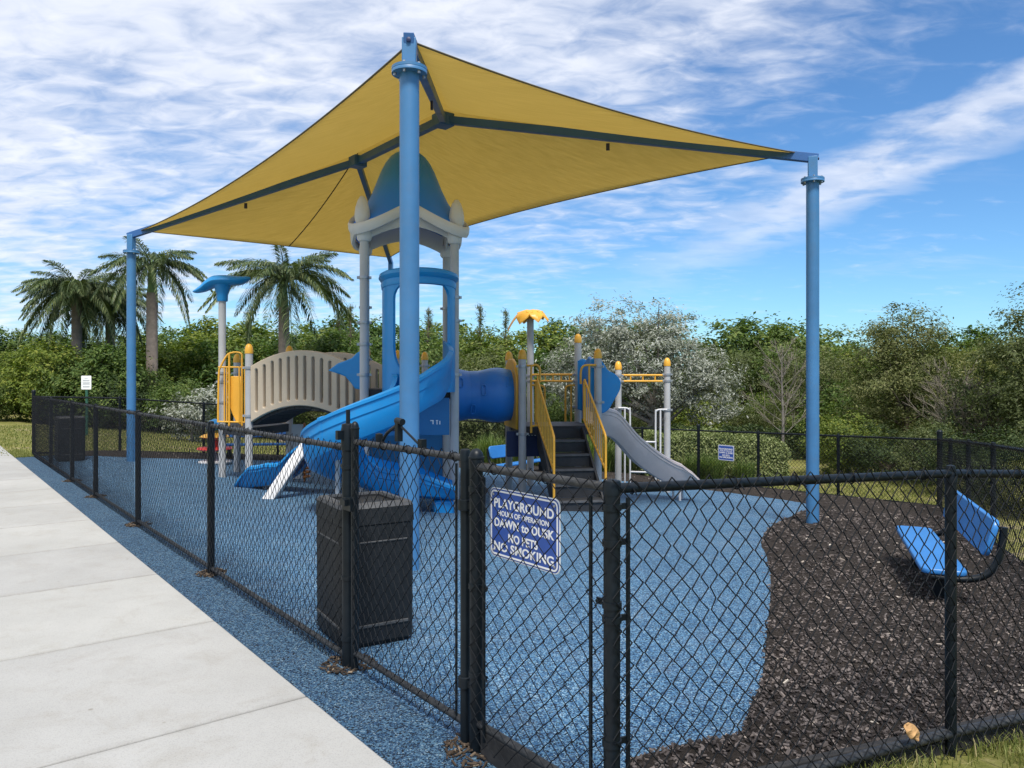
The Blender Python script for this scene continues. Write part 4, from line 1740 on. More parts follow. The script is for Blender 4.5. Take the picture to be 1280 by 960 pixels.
def palm_topper():
    c = Vector((PT.x, PT.y, 2.80))
    root = MB().lathe(c, [(.085, -.06), (.09, -.03), (.07, .0), (.06, .06), (.04, .10)], 14).build('palm_topper', M['yellow_pl'], play)
    for k, (a, ln, dr) in enumerate(((184, .44, .36), (238, .40, .25), (292, .38, .22), (345, .36, .20), (40, .34, .14), (110, .36, .2))):
        d = Vector((math.cos(R(a)), math.sin(R(a)), 0))
        s = d.cross(UPV)
        rows_ = []
        for i in range(9):
            t = i / 8
            p = c + d * ln * t + UPV * (.10 + .09 * math.sin(t * 2.2) - dr * t * t * 1.15)
            w = .16 * (math.sin(math.pi * min(t * .90 + .10, 1)) ** .6) * (1 + .10 * math.cos(i * math.pi))
            rows_.append([p - s * w - UPV * .035, p, p + s * w - UPV * .035])
        top_ = rows_
        bot_ = [[q - UPV * .03 for q in r_] for r_ in rows_]
        b = MB()
        b.grid([[*r_, *rb[::-1]] for r_, rb in zip(top_, bot_)], True)
        b.build('leaf', M['yellow_pl'], root)


palm_topper()

# ---- tunnel
tc0 = (TD + TD + e2 * 1.25) / 2 + UPV * 1.33
tc1 = (QA + QD) / 2 + UPV * 1.33
ta_ = (tc1 - tc0)
TL = ta_.length
ta_.normalize()
prof = []
for k in range(41):
    t = k / 40
    bulge = .030 * math.sin(t * math.pi * 3.0 + .9) + (.02 if (t < .06 or t > .94) else 0)
    prof.append((.425 + bulge, t * TL))
prof += [(.40, TL), (.40, 0.0)]
tun = MB().lathe(tc0, prof, 40, ta_).build('tunnel', M['tube_blue'], play)
tu = UPV
ts = ta_.cross(UPV)
for along, ang in ((.25, 28), (.62, 12), (1.0, 30), (.45, -30), (.86, -22)):
    a = R(ang)
    cdir = (ts * math.cos(a) + tu * math.sin(a))
    if cdir.y > 0:
        cdir = -ts * math.cos(a) + tu * math.sin(a)
    vdir = ta_.cross(cdir)
    c_ = tc0 + ta_ * along + cdir * .436
    loop = [c_ + ta_ * .035 * math.cos(t) + vdir * (.035 * math.sin(t) + (.05 if math.sin(t) > 0 else -.05)) for t in np.linspace(0, 2 * math.pi, 17)[:-1]]
    MB().tube(loop, .010, 6, closed=True).build('porthole_rim', M['tube_blue'], tun)
hole = [(.625 + .405 * math.cos(t), 1.33 + .405 * math.sin(t)) for t in np.linspace(0, 2 * math.pi, 33)[:-1]]
flo = [(.07, .80), (1.18, .80), (1.18, 1.62), (1.02, 1.84), (.80, 1.92), (.45, 1.92), (.24, 1.84), (.07, 1.62)]
plate('tunnel_flange', flo, [hole], .05, .012, M['yellow_pl'], tun, QA - e1 * .07, e2, UPV)
plate('tunnel_flange', flo, [hole], .05, .012, M['yellow_pl'], tun, TD + e1 * .09, e2, UPV)
# navy counter board beneath the right-hand deck
plate('counter_board', rrect(.0, .33, .62, .74, .02), [], .03, .004, M['navy'], play, QA + e1 * -.2 + e2 * .32, e1, UPV)
for k in range(6):
    MB().box(QA + e1 * (.12 + .05 * k) + e2 * .302 + UPV * .68, (.03, .003, .022 + .008 * (k % 2)), (e1, e2, UPV)).build('panel_mark', M['sign_white'], play)

# ---- stairs
st = Vector((.765, 12.30, 0))
sw = .70
stairs = None
b = MB()
RUN, RISE = .262, .195
for side in (-1, 1):
    o_ = st + e1 * side * (sw / 2 + .005)
    outl = [(0, .80), (0, .52), (1.18, -.37), (1.34, -.37), (1.34, -.22), (.08, .84)]
    vs = []
    for off_ in (-.016, .016):
        vs += [o_ - e2 * a + UPV * z + e1 * off_ for a, z in outl]
    n = len(outl)
    b.add(vs, [tuple(range(n)), tuple(range(2 * n - 1, n - 1, -1))] + [(i, (i + 1) % n, (i + 1) % n + n, i + n) for i in range(n)])
stairs = b.build('stairs', M['deck'], play)
for k in range(1, 6):
    z = .84 - RISE * k
    c_ = st - e2 * (RUN * (k - .5) + .02) + UPV * (z - .02)
    b = MB()
    b.box(c_, (sw - .02, RUN + .02, .04), (e1, e2, UPV))
    tr = b.build('tread', M['deck'], stairs, bevel=.006)
    b = MB()
    b.box(st - e2 * (RUN * k + .034) + UPV * (z - .018), (sw - .03, .012, .030), (e1, e2, UPV))
    b.build('nosing', M['step_edge'], stairs)
for k in range(0, 6):
    z = .84 - RISE * k
    c_ = st - e2 * (RUN * k + .03 - .02) + UPV * (z - RISE / 2 - .02)
    b = MB()
    b.box(c_, (sw - .03, .012, RISE - .045), (e1, e2, UPV))
    b.build('riser', M['deck'], stairs)


def stair_rail(side):
    o_ = st + e1 * side * (sw / 2 + .035)

    def P(a, z):
        return o_ - e2 * a + UPV * z
    top0, top1, bot0, bot1 = (.05, 1.56), (1.20, .80), (.05, .94), (1.20, .30)
    b = MB()
    b.tube([P(*bot0), P(*top0), P(.09, 1.585), P(*top1), P(1.235, .765), P(1.24, .70), P(1.24, g(o_.x, o_.y) - .03)], .0185, 10)
    b.tube([P(*bot0), P(*bot1), P(1.24, .275)], .0165, 10)
    for k in range(1, 11):
        t = k / 11
        a = .05 + 1.15 * t
        zt_, zb = top0[1] + (top1[1] - top0[1]) * t, bot0[1] + (bot1[1] - bot0[1]) * t
        b.tube([P(a, zb), P(a, zt_)], .0095, 8)
    b.build('stair_railing', M['yellow'], stairs)


stair_rail(-1)
stair_rail(1)
b = MB()
b.tube(bez(T_([(664, 541), (664, 500), (664, 462), (666, 457), (671, 456.5), (674.5, 460), (675, 468), (675, 478)], 12.2), 4), .0185, 10)
b.tube(T_([(669.5, 478), (669.5, 533)], 12.2), .0125, 8)
b.tube(T_([(664, 533), (675, 531)], 12.2), .0165, 8)
b.tube(T_([(653, 457), (668, 457)], 12.24), .0165, 8)
b.build('barrier', M['yellow'], play)
b = MB()
b.tube(bez(T_([(726, 480), (726, 466), (728, 459), (733, 456.5), (745, 456.5)], 12.4), 5), .0185, 10)
b.tube(T_([(736.5, 457), (736.5, 492)], 12.4), .0165, 8)
b.build('barrier', M['yellow'], play)
b = MB()
b.tube(bez(T_([(707, 531), (707, 490), (708, 484), (712, 482), (721, 481.5)], 13.7), 5), .0185, 10)
b.tube(T_([(714, 482), (714, 531)], 13.7), .0165, 8)
b.tube(bez(T_([(681, 531), (681, 490), (680, 484), (676, 482), (664, 481.5)], 13.7), 5), .0185, 10)
b.build('barrier', M['yellow'], play)


# ---- overhead rails
def truss(p, q, z0, z1, n):
    b = MB()
    for z in (z0, z1):
        b.tube([(p.x, p.y, z), (q.x, q.y, z)], .021, 10)
    for k in range(1, n):
        t = k / n
        c_ = p.lerp(q, t)
        b.tube([(c_.x, c_.y, z0), (c_.x, c_.y, z1)], .015, 8)
    return b.build('overhead_rail', M['yellow'], play)


truss(PT, QC, 1.555, 1.675, 6)
truss(PX, PY, 1.55, 1.665, 4)
# pale access ladder
b = MB()
b.tube(bez(T_([(773, 510), (782, 510), (786, 512), (787.5, 518), (787.5, 606)], 14.5), 5), .017, 10)
b.tube(T_([(781, 510), (781, 606)], 14.5), .017, 10)
b.tube(bez(T_([(834, 512), (824, 512), (820.5, 514), (819.5, 520), (819.5, 604)], 14.6), 5), .017, 10)
b.tube(T_([(825.5, 512), (825.5, 602)], 14.6), .017, 10)
for py in (552, 570, 590):
    b.tube([at(787, py - .3, 14.5), at(820, py + .6, 14.6)], .017, 10)
b.build('access_ladder', M['white_pl'], play)

# ---- straight slide
z_ = [(0, .84), (.22, .83), (.42, .74), (.75, .36), (1.1, .10), (1.4, -.06), (1.62, -.13), (1.85, -.16)]
sp0 = (QB + QC) / 2 - e2 * .05 + e1 * .03
xs = np.linspace(0, 1.85, 40)
zz = np.interp(xs, [a for a, _ in z_], [b_ for _, b_ in z_])
for _ in range(3):
    zz[1:-1] = (zz[:-2] + zz[1:-1] * 2 + zz[2:]) / 4
path = [sp0 + e1 * float(x) + UPV * float(z) for x, z in zip(xs, zz)]


def g_prof(t):
    H = float(np.interp(t, [0, .2, .82, .93, 1], [.24, .30, .24, .14, .03]))
    return u_prof(.29, H + .02, skirt=.16, lip=.055)


sl_ = chute(path, g_prof, 'straight_slide', M['slide_grey'])
for x, w_ in ((1.55, .15), (1.55, -.15), (1.72, .15)):
    q = sp0 + e1 * x + e2 * w_
    MB().tube([(q.x, q.y, g(q.x, q.y) - .03), (q.x, q.y, -.2)], .022, 10).build('slide_support', M['white_pl'], sl_)
lobe = [(p.x, p.y) for p in bez([(a, z, 0) for a, z in ((-.10, 1.08), (.02, 1.05), (.12, 1.06), (.20, 1.13), (.27, 1.25), (.37, 1.42), (.38, 1.56), (.30, 1.66), (.17, 1.73), (.10, 1.84), (-.01, 1.93), (-.10, 1.90))], 4)]
plate('slide_hood', lobe, [], .05, .018, M['slide_blue'], play, sp0 - e2 * .42, e1, UPV)
plate('slide_hood', lobe, [], .05, .018, M['slide_blue'], play, sp0 + e2 * .38, e1, UPV)
ho = [(-.42, .92), (-.42, 1.6), (-.30, 1.85), (-.05, 1.96), (.22, 1.86), (.38, 1.6), (.38, .92)]
hi_ = [(.28, .92), (.28, 1.45), (.1, 1.58), (-.15, 1.58), (-.32, 1.45), (-.32, .92)]
plate('hood_arch', ho + hi_, [], .05, .015, M['tube_blue'], play, sp0 - e1 * .02, e2, UPV)

# ---- low wave slide and leaning climbing plank on the left
wp = [Vector((-2.35, 11.30, .62)), Vector((-2.75, 11.42, .58)), Vector((-3.05, 11.52, .44)), Vector((-3.35, 11.65, .18)), Vector((-3.65, 11.78, .06)), Vector((-3.95, 11.9, .0)), Vector((-4.22, 12.0, -.10))]
wpath = bez(wp, 7)


def w_prof(t):
    H = float(np.interp(t, [0, .5, .62, .8, 1], [.16, .16, .24, .25, .06]))
    w = float(np.interp(t, [0, .75, 1], [.27, .27, .13]))
    return u_prof(w, H + .02, skirt=.07)


ws_ = chute(wpath, w_prof, 'wave_slide', M['slide_blue'])
b = MB()
b.tube([(-3.8, 11.82, g(-3.8, 11.82) - .03), (-3.8, 11.82, -.02)], .025, 10)
b.build('slide_support', M['silver'], ws_)
b = MB()
pl = bez([at(331.5, 632, 10.7), at(352, 602, 10.85), at(372, 573, 11.05), at(388, 551, 11.25)], 6)
fr = []
for i, p in enumerate(pl):
    t = (pl[min(i + 1, len(pl) - 1)] - pl[max(i - 1, 0)]).normalized()
    sd2 = t.cross(Vector((0, 1, 0))).normalized()
    fr.append((p, sd2, t.cross(sd2)))
b.sweep(fr, rrect(-.075, -.12, .075, .12, .02, 3))
b.build('climbing_plank', M['white_pl'], play)
b = MB()
b.tube(bez([at(394, 558, 11.35), at(384, 568, 11.2), at(372, 582, 11.05), at(362, 597, 10.95)], 5), [.07] * 11 + [.06, .05, .04, .02, .01], 12)
b.build('plank_underside', M['navy'], play)

# ================================================================== SPRING TOY
tx, ty = -6.15, 15.9
tz = g(tx, ty)
toy = thing('spring_toy', 'small red, yellow and blue rocking toy on a white disc', 'rocking toy', (tx, ty, tz))
b = MB().lathe((tx, ty, tz), [(.30, 0.0), (.33, .03), (.33, .05), (.28, .075), (.1, .09), (.05, .1)], 24)
b.build('base', M['white_pl'], toy)
b = MB()
b.tube([(tx + .05 * math.cos(a), ty + .05 * math.sin(a), tz + .08 + a * .0065) for a in np.linspace(0, 31, 120)], .012, 6)
b.build('spring', M['silver'], toy)
b = MB().lathe((tx, ty, tz), [(.06, .26), (.30, .28), (.36, .31), (.33, .34), (.16, .36), (.10, .44), (.05, .5)], 20)
b.build('seat', M['red'], toy)
b = MB().lathe((tx, ty, tz), [(.05, .5), (.24, .54), (.30, .56), (.24, .6), (.1, .64), (.05, .7)], 20)
b.build('handle_ring', M['yellow_pl'], toy)
b = MB().lathe((tx, ty, tz), [(.06, .7), (.17, .74), (.18, .8), (.12, .88), (.04, .92), (.002, .93)], 20)
b.build('knob', M['slide_blue'], toy)


# ================================================================== TRASH CANS
def trash_can(label, loc, rz):
    t = thing('trash_can', label, 'trash can', loc, rz, 'black trash cans inside the fence')
    w, d, h = .47, .54, .86

    def shell(z0, z1, s0, s1, r=.05):
        b = MB()
        rows_ = []
        for z, s in ((z0, s0), (z1, s1)):
            rows_.append([(x * s, y * s, z) for x, y in rrect(-w / 2, -d / 2, w / 2, d / 2, r, 4)])
        n = len(rows_[0])
        b.grid(rows_, True)
        b.add(rows_[0], [tuple(range(n))])
        b.add(rows_[1], [tuple(range(n))])
        return b
    body = shell(.03, .73, .985, 1.0).build('body', M['can'], t, world=False, bevel=.006)
    for z, hh in ((.13, .018), (.63, .010)):       # moulded lines round the four sides
        for sx in (-1, 1):
            MB().box((sx * (w / 2 - .002), 0, z), (.014, d - .10, hh)).build('side_rib', M['can_top'], t, world=False, bevel=.003)
            MB().box((0, sx * (d / 2 - .002), z), (w - .10, .014, hh)).build('side_rib', M['can_top'], t, world=False, bevel=.003)
    lid = shell(.735, .83, 1.02, 1.0).build('lid', M['can'], t, world=False, bevel=.012)
    b = MB()
    rr = [(x, y) for x, y in rrect(-w / 2, -d / 2, w / 2, d / 2, .05, 4)]
    rows_ = [[(x * 1.0, y * 1.0, .832) for x, y in rr], [(x * .96, y * .965, .852) for x, y in rr], [(x * .76, y * .79, .860) for x, y in rr], [(x * .745, y * .775, .845) for x, y in rr], [(x * .74, y * .77, .70) for x, y in rr]]
    b.grid(rows_, True)
    b.build('rim', M['can_top'], lid, world=False)
    b = MB()
    n = len(rr)
    b.add([(x * .738, y * .768, .72) for x, y in rr], [tuple(range(n))])
    b.grid([[(x * .738, y * .768, .72) for x, y in rr], [(x * .738, y * .768, .842) for x, y in rr]], True)
    b.build('liner', M['can_hole'], lid, world=False)
    b = shell(0, .035, .9, .95).build('base', M['can_hole'], t, world=False)
    return t


can_c = Vector((-0.935, 4.85))
trash_can('black square trash can standing just behind the gate', (can_c.x, can_c.y, .006), R(31))
q = wpt(.45, 13.2)
trash_can('black trash can standing at the far end of the sidewalk fence', (q.x, q.y, .006), AN)


# ================================================================== BENCHES
def bench(label, loc, rz):
    """Local axes: x along the seat, y towards the back."""
    t = thing('bench', label, 'bench', loc, rz, 'blue benches around the playground')
    Lh = .92

    def slab_(name, y0, z0, y1, z1, th):
        b = MB()
        c_ = Vector((0, (y0 + y1) / 2, (z0 + z1) / 2))
        ay = Vector((0, y1 - y0, z1 - z0))
        wd = ay.length
        ay.normalize()
        az = Vector((1, 0, 0)).cross(ay)
        out_ = rrect(-Lh, -wd / 2, Lh, wd / 2, .06, 5)
        holes = []
        for rr_ in range(4):
            for cc in range(30):
                hx, hy = -Lh + .085 + cc * .0575, -wd / 2 + .05 + rr_ * (wd - .10) / 3
                holes.append([(hx + .011 * math.cos(a), hy + .011 * math.sin(a)) for a in np.linspace(0, 2 * math.pi, 7)[:-1]])
        return plate(name, out_, holes, th, .012, M['bench'], None, c_, (1, 0, 0), ay)
    o = slab_('seat', 0, .33, .30, .325, .045)
    o.parent = t
    o2 = slab_('backrest', .43, .48, .50, .74, .045)
    o2.parent = t
    for sx in (-1, 1):
        b = MB()
        x = sx * .66
        b.box((x, .15, .13), (.075, .085, .38))
        b.tube([(x, .02, .29), (x, .28, .285)], .022, 10)
        b.build('leg', M['black'], t, world=False, bevel=.004)
        b = MB()
        x = sx * .90
        b.tube(bez([(x, .06, .285), (x, .28, .28), (x, .42, .32), (x, .50, .42), (x, .535, .56), (x, .55, .70)], 6), .027, 10)
        b.build('side_arm', M['black'], t, world=False)
    return t


ba = Vector((.355, .935))
bb = Vector((.935, -.355))
bc = Vector((3.20, 5.98)) + ba * .93
bench('blue bench on the mulch beside the right-hand fence', (bc.x, bc.y, g(bc.x, bc.y) + .02), math.atan2(-ba.y, -ba.x))
bench('blue bench on the far mulch, seen below the raised tunnel', (.42, 18.3, g(.42, 18.3) - .06), math.atan2(N.y, N.x) + R(14))
bench('blue bench far back behind the arched bridge', (-5.75, 17.4, g(-5.75, 17.4) + .04), math.atan2(N.y, N.x) - R(30))

# ================================================================== PLANTS
def unit(v):
    return v / np.maximum(np.linalg.norm(v, axis=1, keepdims=True), 1e-9)


def leaves(P, Nn, size, aspect, rng, jitter=.35):
    """Diamond leaves at P facing Nn; returns verts and quads."""
    n = len(P)
    Nn = unit(Nn)
    a = unit(np.cross(Nn, rng.normal(size=(n, 3))))
    b = np.cross(Nn, a)
    s = size * (1 + rng.uniform(-jitter, jitter, (n, 1)))
    tip = Nn * s * .12
    v = np.stack([P - a * s * .5, P - b * s * aspect * .5 + tip, P + a * s * .5, P + b * s * aspect * .5 + tip], 1)
    f = np.arange(n * 4).reshape(n, 4)
    return v.reshape(-1, 3), f


def crown_mesh(name, blobs, n_clumps, per, clump_r, leaf, aspect, mat, seed, droop=.3, shell_=.55):
    rng = np.random.default_rng(seed)
    vol = np.array([b[1][0] * b[1][1] * b[1][2] for b in blobs]) ** .8
    which = rng.choice(len(blobs), n_clumps, p=vol / vol.sum())
    dirs = unit(rng.normal(size=(n_clumps, 3)))
    rad = shell_ + (1.06 - shell_) * rng.random(n_clumps) ** .6
    C = np.array([b[0] for b in blobs])[which] + dirs * rad[:, None] * np.array([b[1] for b in blobs])[which]
    C += rng.normal(0, .10, C.shape)
    cr = clump_r * rng.uniform(.55, 1.35, n_clumps)
    k = rng.poisson(per, n_clumps) + 4
    idx = np.repeat(np.arange(n_clumps), k)
    off = rng.normal(size=(len(idx), 3)) * cr[idx][:, None] * np.array([[.62, .62, .42]])
    P = C[idx] + off
    Nn = dirs[idx] * .65 + rng.normal(size=P.shape) * .42 + np.array([[0, 0, .60]])
    v, f = leaves(P, Nn, leaf, aspect, rng)
    return np_mesh(name, v, f, mat), C


def limbs_mesh(name, base_h, tips, r0, mat, seed, lean=(0, 0), count=14, n=7):
    rng = random.Random(seed)
    b = MB()
    top = Vector((lean[0], lean[1], base_h))
    b.tube(bez([(0, 0, -.2), (lean[0] * .3, lean[1] * .3, base_h * .5), top], 4), [r0 * (1.25 - .06 * i) for i in range(9)], n)
    tips = [Vector(t) for t in tips]
    rng.shuffle(tips)
    for t in tips[:count]:
        s = Vector((lean[0], lean[1], base_h * rng.uniform(.55, 1.0)))
        m_ = s.lerp(t, .5) + Vector((rng.uniform(-.2, .2), rng.uniform(-.2, .2), rng.uniform(-.05, .25)))
        pt = bez([s, m_, t], 4)
        b.tube(pt, [r0 * .62 * (1 - .88 * i / 8) for i in range(9)], 5, cap=False)
    return b.mesh(name, mat)


# --- crowns to draw from: (height ~1 unit = 1 m)
def variant(seed, blobs, clumps, per, cr, leaf, asp, leafmat, barkmat, base_h, r0, lean=(0, 0), count=14, shell_=.5):
    cm, C = crown_mesh('crown', blobs, clumps, per, cr, leaf, asp, leafmat, seed, shell_=shell_)
    tm = limbs_mesh('trunk', base_h, C[:: max(1, len(C) // count)], r0, barkmat, seed, lean, count)
    return cm, tm


VAR = {
    'round': variant(1, [((0, 0, 2.7), (2.1, 1.9, 1.6)), ((1.1, .3, 2.0), (1.4, 1.4, 1.3)), ((-1.2, -.2, 2.1), (1.4, 1.4, 1.3)), ((.2, .1, 3.7), (1.2, 1.2, .8))], 230, 46, .34, .17, .55, M['leaf'], M['bark'], 1.4, .10),
    'broad': variant(2, [((0, 0, 2.3), (2.6, 2.0, 1.5)), ((1.6, 0, 2.6), (1.3, 1.3, 1.2)), ((-1.5, .2, 2.9), (1.4, 1.2, 1.1)), ((0, 0, 1.2), (2.2, 1.8, 1.0))], 250, 46, .36, .18, .5, M['leaf'], M['bark'], 1.2, .11),
    'tall': variant(3, [((0, 0, 3.0), (1.6, 1.5, 2.0)), ((.6, .2, 4.4), (.9, .9, .9)), ((-.6, 0, 4.0), (.9, .9, 1.0)), ((0, 0, 1.5), (1.8, 1.6, 1.2))], 230, 44, .32, .15, .5, M['leaf'], M['bark'], 1.8, .10),
    'olive': variant(4, [((0, 0, 2.6), (2.0, 1.8, 1.6)), ((.9, .2, 3.5), (1.2, 1.2, .9)), ((-1.0, -.2, 3.2), (1.2, 1.2, 1.0)), ((0, 0, 1.2), (1.9, 1.7, 1.1))], 300, 50, .28, .105, .42, M['leaf_olive'], M['bark'], 1.5, .09),
    'shrub': variant(5, [((0, 0, .9), (1.5, 1.2, .95)), ((.8, .1, 1.2), (.8, .8, .7)), ((-.8, 0, 1.1), (.9, .8, .8))], 190, 52, .23, .09, .5, M['leaf'], M['bark'], .5, .05, count=8),
    'shrub_olive': variant(6, [((0, 0, .9), (1.3, 1.2, 1.0)), ((.5, .1, 1.6), (.7, .7, .6)), ((-.7, 0, 1.0), (.9, .8, .8))], 170, 52, .22, .075, .42, M['leaf_olive'], M['bark'], .5, .05, count=8),
    'shrub_dark': variant(7, [((0, 0, .9), (1.5, 1.3, 1.0)), ((.8, .1, 1.3), (.8, .8, .7)), ((-.8, 0, 1.2), (.9, .8, .8))], 200, 56, .23, .080, .5, M['leaf_dark'], M['bark'], .5, .05, count=8),
}


def tree(name, label, cat, var, x, y, scale, rz, group=None, z=None, squash=1.0):
    cm, tm = VAR[var]
    t = thing(name, label, cat, (x, y, g(x, y) if z is None else z), rz, group)
    s = (scale, scale, scale * squash)
    link('trunk', tm, t, scale=s)
    link('crown', cm, t, scale=s)
    return t


rr = random.Random(21)
GL = 'trees of the wood beyond the playground'
# back rows of the wood, from west to east: (photo column, distance, top row, kind)
HV = {'round': 4.5, 'broad': 4.0, 'tall': 5.3, 'olive': 4.4, 'shrub': 1.9, 'shrub_olive': 2.2, 'shrub_dark': 2.05}
wood = []
for px, top in ((-120, 410), (-30, 404), (45, 414), (110, 418), (165, 412), (225, 406), (285, 401), (345, 402), (395, 406), (445, 402), (500, 404), (555, 402), (610, 398), (665, 402),
                (720, 404), (790, 400), (850, 402), (915, 411), (965, 407), (1010, 411), (1060, 420), (1120, 425), (1190, 420), (1260, 414), (1340, 405), (1420, 405)):
    wood.append((px, rr.uniform(37, 43), top, rr.choice(('round', 'broad', 'tall', 'round'))))
for px, top in ((-60, 440), (15, 432), (70, 440), (130, 432), (205, 428), (260, 424), (320, 425), (375, 420), (425, 425), (480, 424), (535, 428), (640, 425), (700, 432), (760, 430), (930, 432), (990, 436), (1035, 440), (1100, 436), (1230, 432), (1300, 428)):
    wood.append((px, rr.uniform(32, 35.5), top, rr.choice(('round', 'broad', 'olive', 'round', 'broad'))))
MARKS = [(-200, 'well beyond the left picture edge'), (-120, 'outside the left picture edge'), (-60, 'just outside the left picture edge'), (-25, 'cut by the left picture edge'), (15, 'left of the leftmost palm'), (48, 'under the left fronds of the leftmost palm'),
         (75, 'right under the leftmost palm'), (107, 'behind the white notice'), (132, 'under the dark palm'), (165, 'behind the left canopy pole'), (205, 'right of the bare palm trunk'), (228, 'below the right fronds of the bare-trunked palm'),
         (258, 'left of the pole with blue topper'), (285, 'right of the pole with blue topper'), (320, 'above the left end of the bridge'), (345, 'left of the trunk of the large palm'), (376, 'right of the trunk of the large palm'), (397, 'above the right half of the bridge'),
         (426, 'left of the left tower post'), (446, 'behind the left tower post'), (480, 'seen through the slide hood'), (502, 'behind the near canopy pole'), (536, 'right of the near canopy pole'), (556, 'behind the right tower posts'),
         (600, 'above the tunnel'), (640, 'below the yellow palm topper'), (666, 'right of the yellow palm topper'), (700, 'left of the tallest capped post'), (722, 'behind the tallest capped post'), (760, 'over the blue hood of the straight slide'), (792, 'above the overhead rail'), (850, 'behind the right half of the silvery tree'),
         (916, 'right of the silvery tree'), (932, 'above the far blue sign'), (965, 'left of the bare sapling'), (990, 'behind the bare sapling'), (1012, 'left of the right canopy pole'), (1036, 'right behind the right canopy pole'), (1062, 'right of the right canopy pole'), (1100, 'behind the left part of the tall olive tree'), (1122, 'behind the middle of the tall olive tree'),
         (1190, 'right of the tall olive tree'), (1230, 'above the dry twigs'), (1262, 'at the right picture edge'), (1300, 'just outside the right picture edge'), (1340, 'outside the right picture edge'), (1420, 'well outside the right picture edge')]
used = set()


def landmark(px, row):
    for _, ph in sorted((abs(m - px), ph) for m, ph in MARKS):
        if (row, ph) not in used:
            used.add((row, ph))
            return ph


KIND = {'round': 'rounded green tree', 'broad': 'broad green tree', 'tall': 'tall green tree', 'olive': 'dull olive-green tree'}
for px, Y, top, kd in wood:
    x = (px - 640) / 960 * Y
    gz = g(x, Y)
    zt_ = EYE + (472 - top) / 960 * Y + rr.uniform(-.25, .2)
    sc = (zt_ - gz) / HV[kd]
    where = landmark(px, 'b' if Y > 36 else 'f')
    row = 'tall back' if Y > 36 else 'front'
    tree('broadleaf_tree', row + ' ' + KIND[kd] + ' ' + where, 'tree', kd, x, Y, sc, rr.uniform(0, 6.28), GL, squash=rr.uniform(.94, 1.06))
for px, top, lb in ((62, 428, 'bushy tree in front of the leftmost palm trunk'), (122, 434, 'bushy tree between the white notice and the left canopy pole')):
    x = (px - 640) / 960 * 29.3
    tree('broadleaf_tree', lb, 'tree', 'broad', x, 29.3, (EYE + (472 - top) / 960 * 29.3 - g(x, 29.3)) / 4.0, px, GL)
# undergrowth along the foot of the wood
GS = 'shrubs along the foot of the wood'
for k, px in enumerate(range(-70, 1400, 62)):
    Y = rr.uniform(28.0, 30.5)
    x = (px + rr.uniform(-15, 15) - 640) / 960 * Y
    kd = rr.choice(('shrub', 'shrub_olive', 'shrub_dark', 'shrub'))
    h = rr.uniform(1.6, 2.6)
    nm_ = {'shrub': 'mid-green', 'shrub_olive': 'dull olive', 'shrub_dark': 'dark green'}[kd]
    wh = landmark(px, 's')
    tree('shrub', nm_ + ' shrub below the wood, ' + wh, 'shrub', kd, x, Y, h / HV[kd], rr.uniform(0, 6.28), GS)

# feathery pines that stick out over the wood
def feathery(seed, h):
    rng = np.random.default_rng(seed)
    P, Nn = [], []
    b = MB()
    b.tube([(0, 0, 0), (.05, 0, h * .6), (.0, 0, h)], [.06, .035, .008], 6)
    for k in range(46):
        z = h * (.35 + .65 * rng.random())
        a = rng.uniform(0, 6.28)
        L = (.34 * (1 - (z / h) ** 2) + .10)
        d = np.array([math.cos(a), math.sin(a), rng.uniform(1.0, 2.6)])
        d /= np.linalg.norm(d)
        b.tube([(0, 0, z - .05), tuple(d * L * .5 + [0, 0, z]), tuple(d * L + [0, 0, z])], [.012, .008, .003], 4, cap=False)
        q = rng.random((16, 1))
        P.append(d * L * q + np.array([[0, 0, z]]) + rng.normal(0, .05, (16, 3)))
        Nn.append(rng.normal(size=(16, 3)))
    v, f = leaves(np.concatenate(P), np.concatenate(Nn), .15, .10, rng)
    return np_mesh('crown', v, f, M['leaf_olive']), b.mesh('trunk', M['bark'])


FE = feathery(31, 4.2)
for px, Y, top, wh in ((438, 34, 380, 'behind the tower'), (424, 35.5, 388, 'left of the left tower post'), (600, 36, 380, 'above the tunnel'), (632, 37, 386, 'near the yellow palm topper'), (536, 36, 385, 'behind the blue slide hood'), (310, 36, 388, 'beside the blue topper')):
    x = (px - 640) / 960 * Y
    t = thing('feathery_pine', 'wispy pine tip standing out over the wood ' + wh, 'tree', (x, Y, g(x, Y)), px * .37, GL)
    s = (EYE + (472 - top) / 960 * Y - g(x, Y)) / 4.2
    link('trunk', FE[1], t, scale=(s, s, s))
    link('crown', FE[0], t, scale=(s, s, s))


